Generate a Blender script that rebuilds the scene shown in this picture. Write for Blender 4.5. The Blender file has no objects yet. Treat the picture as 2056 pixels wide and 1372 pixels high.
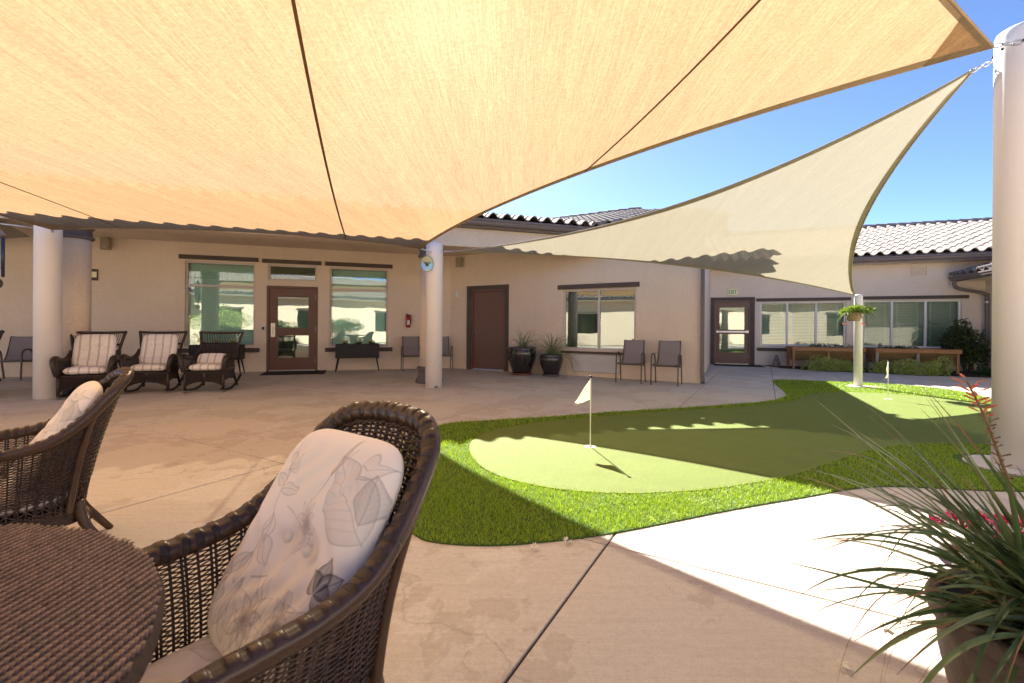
import bpy, bmesh, math, random
import numpy as np
from mathutils import Matrix, Vector

random.seed(7)
RNG = np.random.default_rng(7)
scene = bpy.context.scene
COL = scene.collection

# ------------------------------------------------------------------ camera, sky, sun, exposure
CAM_H, FPX, V0, ROLL = 1.15, 900.0, 658.87, math.radians(0.373)
cam = bpy.data.cameras.new('camera')
cam.sensor_width = 36.0
cam.lens = 36.0 * FPX / 2056.0
cam.shift_y = (V0 - 686.0) / 2056.0
cam.clip_start, cam.clip_end = 0.05, 600.0
cam.dof.use_dof = True
cam.dof.focus_distance = 5.0
cam.dof.aperture_fstop = 5.0
cam_ob = bpy.data.objects.new('camera', cam)
cam_ob.location = (0, 0, CAM_H)
cam_ob.rotation_euler = (math.pi / 2, -ROLL, 0)
COL.objects.link(cam_ob)
scene.camera = cam_ob

SUN = Vector((-0.1665, 1.0, 0.768)).normalized()
SUN_EL = math.asin(SUN.z)
SUN_AZ = math.atan2(SUN.x, SUN.y)
world = bpy.data.worlds.new('World')
scene.world = world
world.use_nodes = True
wn = world.node_tree.nodes
sky = wn.new('ShaderNodeTexSky')
sky.sky_type = 'NISHITA'
sky.sun_disc = False
sky.sun_elevation = SUN_EL
sky.sun_rotation = SUN_AZ
sky.altitude = 200
sky.air_density = 0.35
sky.dust_density = 0.15
sky.ozone_density = 4
world.node_tree.links.new(sky.outputs[0], wn['Background'].inputs[0])
wn['Background'].inputs[1].default_value = 0.05

sun = bpy.data.lights.new('sun', 'SUN')
sun.energy = 2.45
sun.angle = math.radians(0.5)
sun.color = (1.0, 0.955, 0.88)
sun_ob = bpy.data.objects.new('sun', sun)
sun_ob.rotation_euler = (-SUN).to_track_quat('-Z', 'Y').to_euler()
sun_ob.location = (-3, 12, 14)
COL.objects.link(sun_ob)

vs = scene.view_settings
vs.view_transform = 'Standard'
vs.look = 'None'
vs.gamma = 1.0
vs.use_curve_mapping = False
vs.exposure = 3.1
scene.cycles.max_bounces = 12
scene.cycles.diffuse_bounces = 8
scene.cycles.transparent_max_bounces = 16
scene.cycles.sample_clamp_indirect = 6.0

# ------------------------------------------------------------------ materials
def new_mat(name):
    m = bpy.data.materials.new(name)
    m.use_nodes = True
    t = m.node_tree
    t.nodes.clear()
    out = t.nodes.new('ShaderNodeOutputMaterial')
    return m, t, out

def N(t, typ, **kw):
    n = t.nodes.new(typ)
    for k, v in kw.items():
        setattr(n, k, v)
    return n

def L(t, a, b):
    t.links.new(a, b)

def mixc(t, fac, a, b, blend='MIX'):
    n = N(t, 'ShaderNodeMix', data_type='RGBA', blend_type=blend)
    for i, v in ((0, fac), (6, a), (7, b)):
        if hasattr(v, 'links') or hasattr(v, 'is_linked'):
            L(t, v, n.inputs[i])
        elif i == 0:
            n.inputs[0].default_value = v
        else:
            n.inputs[i].default_value = (*v[:3], 1)
    return n.outputs[2]

def coords(t, kind='Object', scale=(1, 1, 1), rot=(0, 0, 0)):
    tc = N(t, 'ShaderNodeTexCoord')
    mp = N(t, 'ShaderNodeMapping')
    mp.inputs['Scale'].default_value = scale
    mp.inputs['Rotation'].default_value = rot
    L(t, tc.outputs[kind], mp.inputs[0])
    return mp.outputs[0]

def noise(t, vec, scale, detail=4, rough=0.55, dist=0.0):
    n = N(t, 'ShaderNodeTexNoise')
    n.inputs['Scale'].default_value = scale
    n.inputs['Detail'].default_value = detail
    n.inputs['Roughness'].default_value = rough
    n.inputs['Distortion'].default_value = dist
    L(t, vec, n.inputs['Vector'])
    return n.outputs[0]

def ramp(t, fac, stops):
    r = N(t, 'ShaderNodeValToRGB')
    e = r.color_ramp.elements
    while len(e) < len(stops):
        e.new(0.5)
    for i, (p, c) in enumerate(stops):
        e[i].position = p
        e[i].color = (*c[:3], 1) if not isinstance(c, (int, float)) else (c, c, c, 1)
    L(t, fac, r.inputs[0])
    return r.outputs[0]

def bump(t, h, strength, dist=0.01):
    b = N(t, 'ShaderNodeBump')
    b.inputs['Strength'].default_value = strength
    b.inputs['Distance'].default_value = dist
    L(t, h, b.inputs['Height'])
    return b.outputs[0]

def pbsdf(t, out, rough=0.6, metal=0.0, spec=0.4, coat=0.0):
    p = N(t, 'ShaderNodeBsdfPrincipled')
    p.inputs['Roughness'].default_value = rough
    p.inputs['Metallic'].default_value = metal
    p.inputs['Specular IOR Level'].default_value = spec
    p.inputs['Coat Weight'].default_value = coat
    p.inputs['Coat Roughness'].default_value = 0.12
    L(t, p.outputs[0], out.inputs[0])
    return p

def sc(c, k):
    return tuple(min(1.0, x * k) for x in c)

def pbr(name, col, rough=0.6, metal=0.0, var=0.12, vs_=4.0, bmp=0.0, bs=60.0, spec=0.4,
        stretch=(1, 1, 1), coat=0.0, bd=0.004, grime=0.0, island=0.0):
    m, t, out = new_mat(name)
    p = pbsdf(t, out, rough, metal, spec, coat)
    v = coords(t, 'Object', stretch)
    n1 = noise(t, v, vs_, 5, 0.6)
    c = mixc(t, n1, sc(col, 1 - var * 1.6), sc(col, 1 + var * 1.6))
    if grime:
        n2 = noise(t, v, vs_ * 0.35, 6, 0.7)
        f = ramp(t, n2, [(0.45, 0.0), (0.75, grime)])
        c = mixc(t, f, c, sc(col, 0.45))
    if island:
        g = N(t, 'ShaderNodeNewGeometry')
        c2 = mixc(t, g.outputs['Random Per Island'], (1 - island,) * 3, (1 + island,) * 3)
        c = mixc(t, 1.0, c, c2, 'MULTIPLY')
    L(t, c, p.inputs['Base Color'])
    n3 = noise(t, v, bs * 0.4, 3, 0.6)
    rr = N(t, 'ShaderNodeMapRange')
    rr.inputs['To Min'].default_value = max(0.02, rough - 0.08)
    rr.inputs['To Max'].default_value = min(1.0, rough + 0.1)
    L(t, n3, rr.inputs[0])
    L(t, rr.outputs[0], p.inputs['Roughness'])
    if bmp:
        h = noise(t, v, bs, 4, 0.6)
        L(t, bump(t, h, bmp, bd), p.inputs['Normal'])
    return m

def leaf_mat(name, cols, trans=0.35, rough=0.45):
    m, t, out = new_mat(name)
    g = N(t, 'ShaderNodeNewGeometry')
    k = len(cols)
    c = ramp(t, g.outputs['Random Per Island'], [(i / max(1, k - 1), cols[i]) for i in range(k)])
    p = N(t, 'ShaderNodeBsdfPrincipled')
    p.inputs['Roughness'].default_value = rough
    p.inputs['Specular IOR Level'].default_value = 0.35
    L(t, c, p.inputs['Base Color'])
    tr = N(t, 'ShaderNodeBsdfTranslucent')
    L(t, mixc(t, 1.0, c, (1.0, 1.0, 0.55), 'MULTIPLY'), tr.inputs[0])
    mx = N(t, 'ShaderNodeMixShader')
    mx.inputs[0].default_value = trans
    L(t, p.outputs[0], mx.inputs[1])
    L(t, tr.outputs[0], mx.inputs[2])
    L(t, mx.outputs[0], out.inputs[0])
    return m

def stucco_mat(name, col):
    m, t, out = new_mat(name)
    p = pbsdf(t, out, 0.92, 0, 0.2)
    v = coords(t)
    a = noise(t, v, 0.9, 5, 0.6)
    c = mixc(t, ramp(t, a, [(0.3, 0.0), (0.75, 1.0)]), sc(col, 1.07), (col[0] * 0.90, col[1] * 0.885, col[2] * 0.86))
    b = noise(t, v, 70, 5, 0.75)
    c = mixc(t, ramp(t, b, [(0.36, 1.0), (0.56, 0.0)]), c, sc(col, 0.80))
    b2 = noise(t, v, 16, 5, 0.7)
    c = mixc(t, ramp(t, b2, [(0.3, 0.55), (0.62, 0.0)]), c, sc(col, 0.80))
    dr = noise(t, coords(t, 'Object', (3.0, 3.0, 0.25)), 1.6, 4, 0.6)
    c = mixc(t, ramp(t, dr, [(0.56, 0.0), (0.8, 0.28)]), c, sc(col, 0.72))
    L(t, c, p.inputs['Base Color'])
    h = noise(t, v, 60, 6, 0.75)
    L(t, bump(t, h, 0.75, 0.006), p.inputs['Normal'])
    return m

def concrete_mat():
    m, t, out = new_mat('concrete')
    p = pbsdf(t, out, 0.72, 0, 0.3)
    v = coords(t)
    warm, grey, pale = (0.66, 0.58, 0.465), (0.60, 0.555, 0.485), (0.72, 0.665, 0.575)
    a = noise(t, v, 0.36, 7, 0.62, 0.3)
    c = mixc(t, ramp(t, a, [(0.36, 0.0), (0.64, 1.0)]), warm, grey)
    b = noise(t, v, 1.1, 9, 0.68, 0.25)                       # damp stains with a tide line
    c = mixc(t, ramp(t, b, [(0.515, 0.0), (0.53, 0.62), (0.55, 0.42), (0.70, 0.30)]), c, (0.45, 0.37, 0.29))
    d = noise(t, coords(t, 'Object', (1, 1, 1), (0, 0, 0.9)), 0.62, 9, 0.66, 0.2)
    c = mixc(t, ramp(t, d, [(0.585, 0.0), (0.60, 0.55), (0.8, 0.6)]), c, pale)
    st = noise(t, coords(t, 'Object', (1.2, 18, 1), (0, 0, math.radians(29.5))), 2.2, 6, 0.7)
    c = mixc(t, ramp(t, st, [(0.35, 0.20), (0.55, 0.0)]), c, (0.36, 0.29, 0.235))
    e = noise(t, v, 120, 4, 0.7)
    c = mixc(t, ramp(t, e, [(0.30, 0.40), (0.52, 0.0)]), c, (0.36, 0.30, 0.245))
    e2 = noise(t, v, 34, 5, 0.75)
    c = mixc(t, ramp(t, e2, [(0.34, 0.30), (0.55, 0.0), (0.72, 0.0)]), c, (0.40, 0.33, 0.27))
    f = noise(t, v, 21, 2, 0.5)
    c = mixc(t, ramp(t, f, [(0.185, 0.75), (0.225, 0.0)]), c, (0.15, 0.11, 0.085))
    vo = N(t, 'ShaderNodeTexVoronoi', feature='DISTANCE_TO_EDGE')
    vo.inputs['Scale'].default_value = 0.33
    wv = N(t, 'ShaderNodeVectorMath', operation='ADD')
    ns = N(t, 'ShaderNodeTexNoise'); ns.inputs['Scale'].default_value = 1.6; ns.inputs['Detail'].default_value = 6
    L(t, v, ns.inputs['Vector']); L(t, v, wv.inputs[0]); L(t, ns.outputs[1], wv.inputs[1])
    L(t, wv.outputs[0], vo.inputs['Vector'])
    c = mixc(t, ramp(t, vo.outputs[0], [(0.0, 0.30), (0.0035, 0.0)]), c, (0.20, 0.155, 0.12))
    L(t, c, p.inputs['Base Color'])
    L(t, ramp(t, b, [(0.4, 0.80), (0.6, 0.60)]), p.inputs['Roughness'])
    br = noise(t, coords(t, 'Object', (2, 90, 1), (0, 0, math.radians(29.5))), 2.2, 3, 0.6)
    h = mixc(t, 0.55, br, noise(t, v, 90, 5, 0.75))
    L(t, bump(t, h, 0.45, 0.004), p.inputs['Normal'])
    return m

def sail_mat(name, tint, dif, tw, ang, glow=0.07, gcol=(1.0, 0.84, 0.62), grough=0.85, holes=(0.30, (1.0, 0.88, 0.70)), kc=1.0):
    """knitted shade cloth: lets a share of the sun through, scatters the rest"""
    m, t, out = new_mat(name)
    fine = noise(t, coords(t, 'Object', (95, 3.0, 3.0), (0, 0, ang)), 1.0, 5, 0.7)
    knit = noise(t, coords(t, 'Object', (1, 1, 1)), 42, 5, 0.75)
    band = noise(t, coords(t, 'Object', (7, 0.25, 0.5), (0, 0, ang)), 1.0, 4, 0.6)
    k = mixc(t, 0.40, ramp(t, fine, [(0.28, 0.58), (0.72, 1.24)]), ramp(t, knit, [(0.30, 0.46), (0.70, 1.34)]))
    k = mixc(t, 1.0, k, ramp(t, band, [(0.25, 0.90), (0.75, 1.08)]), 'MULTIPLY')
    if kc < 1:
        k = mixc(t, kc, (0.92, 0.92, 0.92), k)
    tr = N(t, 'ShaderNodeBsdfTranslucent')
    L(t, mixc(t, 1.0, k, tint, 'MULTIPLY'), tr.inputs[0])
    df = N(t, 'ShaderNodeBsdfDiffuse')
    L(t, mixc(t, 1.0, k, dif, 'MULTIPLY'), df.inputs[0])
    mx = N(t, 'ShaderNodeMixShader')
    mx.inputs[0].default_value = tw
    L(t, df.outputs[0], mx.inputs[1])
    L(t, tr.outputs[0], mx.inputs[2])
    rf = N(t, 'ShaderNodeBsdfRefraction')
    rf.inputs['IOR'].default_value = 1.22
    rf.inputs['Roughness'].default_value = grough
    L(t, mixc(t, 1.0, k, gcol, 'MULTIPLY'), rf.inputs[0])
    m2 = N(t, 'ShaderNodeMixShader')
    m2.inputs[0].default_value = glow
    L(t, mx.outputs[0], m2.inputs[1])
    L(t, rf.outputs[0], m2.inputs[2])
    hole = N(t, 'ShaderNodeBsdfTransparent')                    # the open gaps of the knit
    hole.inputs[0].default_value = (*holes[1], 1)
    m3 = N(t, 'ShaderNodeMixShader')
    m3.inputs[0].default_value = holes[0]
    L(t, m2.outputs[0], m3.inputs[1])
    L(t, hole.outputs[0], m3.inputs[2])
    L(t, m3.outputs[0], out.inputs[0])
    L(t, bump(t, knit, 0.25, 0.003), df.inputs['Normal'])
    return m

def glass_mat(name, tint, gloss, rough=0.01):
    m, t, out = new_mat(name)
    tr = N(t, 'ShaderNodeBsdfTransparent')
    tr.inputs[0].default_value = (*tint, 1)
    gl = N(t, 'ShaderNodeBsdfGlossy')
    gl.inputs['Roughness'].default_value = rough
    gl.inputs[0].default_value = (0.92, 0.97, 0.95, 1)
    wob = noise(t, coords(t), 1.3, 2, 0.5)
    L(t, bump(t, wob, 0.06, 0.02), gl.inputs['Normal'])
    fr = N(t, 'ShaderNodeFresnel')
    fr.inputs[0].default_value = 1.5
    ad = N(t, 'ShaderNodeMath', operation='ADD')
    ad.inputs[1].default_value = gloss
    ad.use_clamp = True
    L(t, fr.outputs[0], ad.inputs[0])
    mx = N(t, 'ShaderNodeMixShader')
    L(t, ad.outputs[0], mx.inputs[0])
    L(t, tr.outputs[0], mx.inputs[1])
    L(t, gl.outputs[0], mx.inputs[2])
    L(t, mx.outputs[0], out.inputs[0])
    return m

def stripe_mat():
    m, t, out = new_mat('striped_cushion')
    p = pbsdf(t, out, 0.85, 0, 0.2)
    v = coords(t)
    w = N(t, 'ShaderNodeTexWave', wave_type='BANDS', bands_direction='X', wave_profile='SIN')
    w.inputs['Scale'].default_value = 2.6
    w.inputs['Distortion'].default_value = 0.3
    L(t, v, w.inputs[0])
    c = mixc(t, ramp(t, w.outputs[0], [(0.86, 0.0), (0.95, 0.8)]), (0.82, 0.76, 0.70), (0.48, 0.36, 0.26))
    w2 = N(t, 'ShaderNodeTexWave', wave_type='BANDS', bands_direction='X', wave_profile='SIN')
    w2.inputs['Scale'].default_value = 15.0
    L(t, v, w2.inputs[0])
    c = mixc(t, ramp(t, w2.outputs[0], [(0.6, 0.0), (0.9, 0.22)]), c, (0.50, 0.42, 0.35))
    L(t, c, p.inputs['Base Color'])
    L(t, bump(t, noise(t, v, 9, 5, 0.6), 0.5, 0.02), p.inputs['Normal'])
    return m

def print_mat():
    m, t, out = new_mat('floral_print')
    p = pbsdf(t, out, 0.8, 0, 0.25)
    a = N(t, 'ShaderNodeVertexColor', layer_name='print')
    L(t, a.outputs[0], p.inputs['Base Color'])
    L(t, bump(t, noise(t, coords(t), 600, 3, 0.6), 0.12, 0.001), p.inputs['Normal'])
    return m

def wicker_mat(name, col, rough=0.38):
    m, t, out = new_mat(name)
    p = pbsdf(t, out, rough, 0, 0.45, 0.0)
    v = coords(t)
    a = noise(t, v, 14, 4, 0.6)
    g = N(t, 'ShaderNodeNewGeometry')
    c = mixc(t, a, sc(col, 0.6), (min(1, col[0] * 1.55), min(1, col[1] * 1.45), min(1, col[2] * 1.35)))
    c = mixc(t, 1.0, c, mixc(t, g.outputs['Random Per Island'], (0.7,) * 3, (1.35,) * 3), 'MULTIPLY')
    L(t, c, p.inputs['Base Color'])
    L(t, bump(t, noise(t, v, 260, 3, 0.6), 0.25, 0.002), p.inputs['Normal'])
    return m

def turf_blade_mat():
    return leaf_mat('turf_blade', [(0.16, 0.27, 0.012), (0.25, 0.40, 0.018), (0.34, 0.50, 0.027), (0.40, 0.53, 0.045), (0.46, 0.54, 0.11)], 0.38, 0.42)

def putting_mat():
    m, t, out = new_mat('putting_green')
    p = pbsdf(t, out, 0.8, 0, 0.25)
    v = coords(t)
    a = noise(t, v, 1.4, 5, 0.6)
    c = mixc(t, a, (0.188, 0.236, 0.040), (0.215, 0.262, 0.052))
    b = noise(t, v, 110, 6, 0.85)
    c = mixc(t, ramp(t, b, [(0.34, 0.9), (0.60, 0.0)]), c, (0.09, 0.14, 0.014))
    d = noise(t, coords(t, 'Object', (1, 60, 1), (0, 0, 0.4)), 2.5, 3, 0.6)
    c = mixc(t, ramp(t, d, [(0.5, 0.0), (0.8, 0.22)]), c, (0.24, 0.29, 0.07))
    w_ = noise(t, v, 3.2, 6, 0.7)
    c = mixc(t, ramp(t, w_, [(0.46, 0.0), (0.72, 0.65)]), c, (0.14, 0.175, 0.03))
    L(t, c, p.inputs['Base Color'])
    L(t, bump(t, b, 1.0, 0.010), p.inputs['Normal'])
    return m

def wood_mat(name, col, axis=0):
    m, t, out = new_mat(name)
    p = pbsdf(t, out, 0.72, 0, 0.3)
    s = [14, 14, 14]
    s[axis] = 0.9
    v = coords(t, 'Object', tuple(s))
    a = noise(t, v, 2.2, 6, 0.65, 0.6)
    c = mixc(t, ramp(t, a, [(0.3, 0.0), (0.7, 1.0)]), sc(col, 0.62), sc(col, 1.3))
    k = noise(t, coords(t), 3.5, 4, 0.7)
    c = mixc(t, ramp(t, k, [(0.58, 0.0), (0.75, 0.6)]), c, sc(col, 0.35))
    L(t, c, p.inputs['Base Color'])
    L(t, bump(t, a, 0.4, 0.004), p.inputs['Normal'])
    return m

M = {}
M['stucco'] = stucco_mat('stucco', (0.82, 0.675, 0.515))
M['stucco_far'] = stucco_mat('stucco_far', (0.80, 0.68, 0.555))
M['stucco_back'] = stucco_mat('stucco_back', (0.46, 0.37, 0.28))
M['concrete'] = concrete_mat()
M['joint'] = pbr('joint_dirt', (0.07, 0.05, 0.035), 0.95)
M['trim'] = pbr('brown_trim', (0.095, 0.070, 0.058), 0.7, var=0.15, bmp=0.25, bs=90)
M['door'] = pbr('door_paint', (0.165, 0.080, 0.050), 0.45, var=0.05, bmp=0.05, bs=40)
M['door_far'] = pbr('door_paint_far', (0.19, 0.108, 0.076), 0.45, var=0.05)
M['frame'] = pbr('window_frame', (0.60, 0.53, 0.46), 0.5, var=0.05)
M['frame_white'] = pbr('white_frame', (0.74, 0.73, 0.72), 0.45, var=0.04)
M['teal'] = glass_mat('teal_glass', (0.87, 0.98, 0.94), 0.11)
M['far_glass'] = glass_mat('far_glass', (0.80, 0.90, 0.86), 0.03)
M['clear'] = glass_mat('clear_glass', (0.62, 0.72, 0.68), 0.16)
M['blind'] = pbr('blind_slat', (0.80, 0.86, 0.82), 0.55, var=0.04)
M['blind_white'] = pbr('white_slat', (0.80, 0.80, 0.77), 0.5, var=0.03)
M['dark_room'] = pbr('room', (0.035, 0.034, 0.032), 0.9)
M['curtain'] = pbr('curtain', (0.66, 0.60, 0.46), 0.9, var=0.1, stretch=(9, 9, 0.4))
M['steel'] = pbr('galvanised_steel', (0.55, 0.55, 0.56), 0.32, 0.9, var=0.15, vs_=30)
M['nickel'] = pbr('brushed_nickel', (0.62, 0.58, 0.50), 0.3, 0.9, var=0.08, vs_=30)
M['post'] = pbr('post_paint', (0.82, 0.77, 0.73), 0.55, var=0.035, vs_=1.5, bmp=0.12, bs=35, bd=0.003)
M['sail'] = sail_mat('shade_cloth', (0.365, 0.216, 0.106), (0.76, 0.58, 0.36), 0.80, math.radians(-17.5), 0.0006, (0.95, 0.80, 0.56), 0.85, (0.055, (1.0, 0.82, 0.58)))
M['sail2'] = sail_mat('shade_cloth_pale', (0.255, 0.224, 0.160), (0.72, 0.65, 0.50), 0.62, math.radians(25), 0.0006, (0.8, 0.72, 0.55), 0.85, (0.06, (1.0, 0.90, 0.70)), 0.35)
M['patch'] = sail_mat('sail_patch', (0.32, 0.21, 0.11), (0.6, 0.45, 0.29), 0.55, math.radians(-17.5), 0.0, holes=(0.0, (1, 1, 1)))
M['hem'] = pbr('sail_hem', (0.40, 0.28, 0.16), 0.8, var=0.1, bmp=0.3, bs=200)
M['hem2'] = pbr('sail_hem_pale', (0.36, 0.31, 0.20), 0.8, var=0.1, bmp=0.3, bs=200)
M['seam'] = pbr('seam_thread', (0.16, 0.085, 0.035), 0.85)
M['wicker'] = wicker_mat('brown_wicker', (0.056, 0.031, 0.019), 0.27)
M['wicker_dark'] = wicker_mat('dark_wicker', (0.030, 0.019, 0.014), 0.4)
M['wicker_table'] = wicker_mat('table_wicker', (0.135, 0.085, 0.064), 0.48)
M['table_rim'] = pbr('table_rim', (0.06, 0.04, 0.032), 0.8, var=0.3, vs_=40, spec=0.15, bmp=0.6, bs=90)
M['stripe'] = stripe_mat()
M['print'] = print_mat()
M['sling'] = pbr('sling_mesh', (0.255, 0.215, 0.205), 0.75, var=0.22, vs_=90, stretch=(1, 1, 0.12), bmp=0.3, bs=300)
M['bronze'] = pbr('bronze_tube', (0.075, 0.056, 0.048), 0.4, var=0.1, spec=0.5)
M['black'] = pbr('black_plastic', (0.020, 0.017, 0.016), 0.5, var=0.2)
M['rubber'] = pbr('rubber_mat', (0.028, 0.020, 0.018), 0.9, var=0.3, vs_=40, bmp=0.5, bs=120)
M['yellow'] = leaf_mat('yellow_petal', [(0.75, 0.42, 0.02), (0.82, 0.55, 0.03)], 0.3)
M['magenta'] = leaf_mat('magenta_petal', [(0.22, 0.006, 0.05), (0.36, 0.012, 0.09), (0.44, 0.02, 0.13)], 0.3)
M['white_petal'] = leaf_mat('white_petal', [(0.8, 0.76, 0.68), (0.85, 0.8, 0.76)], 0.3)
M['coral'] = leaf_mat('coral_flower', [(0.68, 0.17, 0.11), (0.78, 0.28, 0.17), (0.72, 0.32, 0.15)], 0.4)
M['leaf'] = leaf_mat('leaf', [(0.022, 0.06, 0.016), (0.04, 0.095, 0.024), (0.065, 0.12, 0.03)], 0.25)
M['leaf_dark'] = leaf_mat('leaf_dark', [(0.014, 0.040, 0.014), (0.024, 0.060, 0.020), (0.055, 0.085, 0.022), (0.12, 0.10, 0.025)], 0.22, 0.32)
M['leaf_light'] = leaf_mat('leaf_light', [(0.20, 0.31, 0.06), (0.31, 0.43, 0.09), (0.45, 0.53, 0.18), (0.44, 0.36, 0.15)], 0.30)
M['leaf_lime'] = leaf_mat('leaf_lime', [(0.14, 0.22, 0.03), (0.22, 0.30, 0.05)], 0.4)
M['yucca'] = leaf_mat('yucca_leaf', [(0.07, 0.125, 0.05), (0.12, 0.19, 0.075), (0.185, 0.26, 0.12), (0.25, 0.28, 0.14)], 0.18, 0.42)
M['dry'] = leaf_mat('dry_leaf', [(0.22, 0.12, 0.05), (0.30, 0.18, 0.09)], 0.2)
M['glaze'] = pbr('dark_glaze', (0.020, 0.014, 0.013), 0.16, var=0.4, vs_=6, spec=0.6, coat=0.6, stretch=(4, 4, 0.7))
M['glaze_rim'] = pbr('glaze_rim', (0.10, 0.10, 0.11), 0.3, var=0.3, vs_=20)
M['oldpot'] = pbr('weathered_pot', (0.105, 0.082, 0.066), 0.68, var=0.38, vs_=7, bmp=0.5, bs=26, grime=0.7, bd=0.01)
M['saucer'] = pbr('terracotta', (0.20, 0.065, 0.035), 0.35, var=0.3, vs_=12)
M['soil'] = pbr('soil', (0.045, 0.032, 0.022), 0.95, var=0.4, vs_=30, bmp=1.0, bs=60, bd=0.02)
M['cedar'] = wood_mat('cedar', (0.36, 0.185, 0.085))
M['cedar_y'] = wood_mat('cedar_leg', (0.36, 0.19, 0.09), 2)
M['old_wood'] = wood_mat('weathered_wood', (0.40, 0.36, 0.31), 2)
M['plank'] = wood_mat('trough_plank', (0.27, 0.19, 0.085))
M['tile'] = pbr('roof_tile', (0.27, 0.22, 0.19), 0.85, var=0.18, vs_=1.5, bmp=0.3, bs=40, island=0.10)
M['deck'] = pbr('roof_deck', (0.12, 0.11, 0.11), 0.9)
M['gutter'] = pbr('gutter_metal', (0.155, 0.125, 0.115), 0.42, var=0.08)
M['fascia'] = pbr('fascia', (0.20, 0.17, 0.15), 0.7, var=0.08)
M['grille'] = pbr('grille', (0.72, 0.69, 0.66), 0.5, var=0.05)
M['speaker'] = pbr('speaker_case', (0.33, 0.27, 0.18), 0.6)
M['white'] = pbr('white_plastic', (0.72, 0.70, 0.66), 0.45, var=0.04)
M['cream'] = pbr('sign_cream', (0.86, 0.84, 0.50), 0.5, var=0.03)
M['sign_green'] = pbr('sign_green', (0.02, 0.22, 0.07), 0.5)
M['red'] = pbr('red_paint', (0.34, 0.020, 0.015), 0.35, var=0.06)
M['owl'] = pbr('glazed_statue', (0.22, 0.17, 0.16), 0.45, var=0.5, vs_=22)
M['blue_tube'] = pbr('chime_tube', (0.045, 0.085, 0.16), 0.3, 0.6, var=0.1)
M['flag'] = leaf_mat('flag_cloth', [(0.80, 0.76, 0.66), (0.80, 0.76, 0.66)], 0.35, 0.8)
M['flagpole'] = pbr('flag_pole', (0.75, 0.72, 0.62), 0.35, var=0.04)
M['turf_base'] = pbr('turf_base', (0.055, 0.11, 0.014), 0.95, var=0.3, vs_=60, bmp=0.8, bs=150, bd=0.01)
M['blade'] = turf_blade_mat()
M['putting'] = putting_mat()
M['basket'] = pbr('basket_clay', (0.33, 0.22, 0.14), 0.6)
M['ground'] = pbr('ground_concrete', (0.40, 0.34, 0.28), 0.9, var=0.15, vs_=0.8)
M['bark'] = pbr('bark', (0.12, 0.09, 0.065), 0.9, var=0.3, bmp=0.8, bs=30)
M['orn_glass'] = glass_mat('ornament_glass', (0.86, 0.95, 0.84), 0.08)
M['orn_green'] = leaf_mat('ornament_green', [(0.10, 0.32, 0.05), (0.30, 0.32, 0.03), (0.05, 0.20, 0.06)], 0.5)
M['bronze_cap'] = pbr('column_band', (0.13, 0.108, 0.098), 0.75, var=0.12, bmp=0.2, bs=60)
M['footing'] = pbr('footing', (0.52, 0.49, 0.46), 0.85, var=0.12, vs_=9, bmp=0.3, bs=80)

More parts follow.
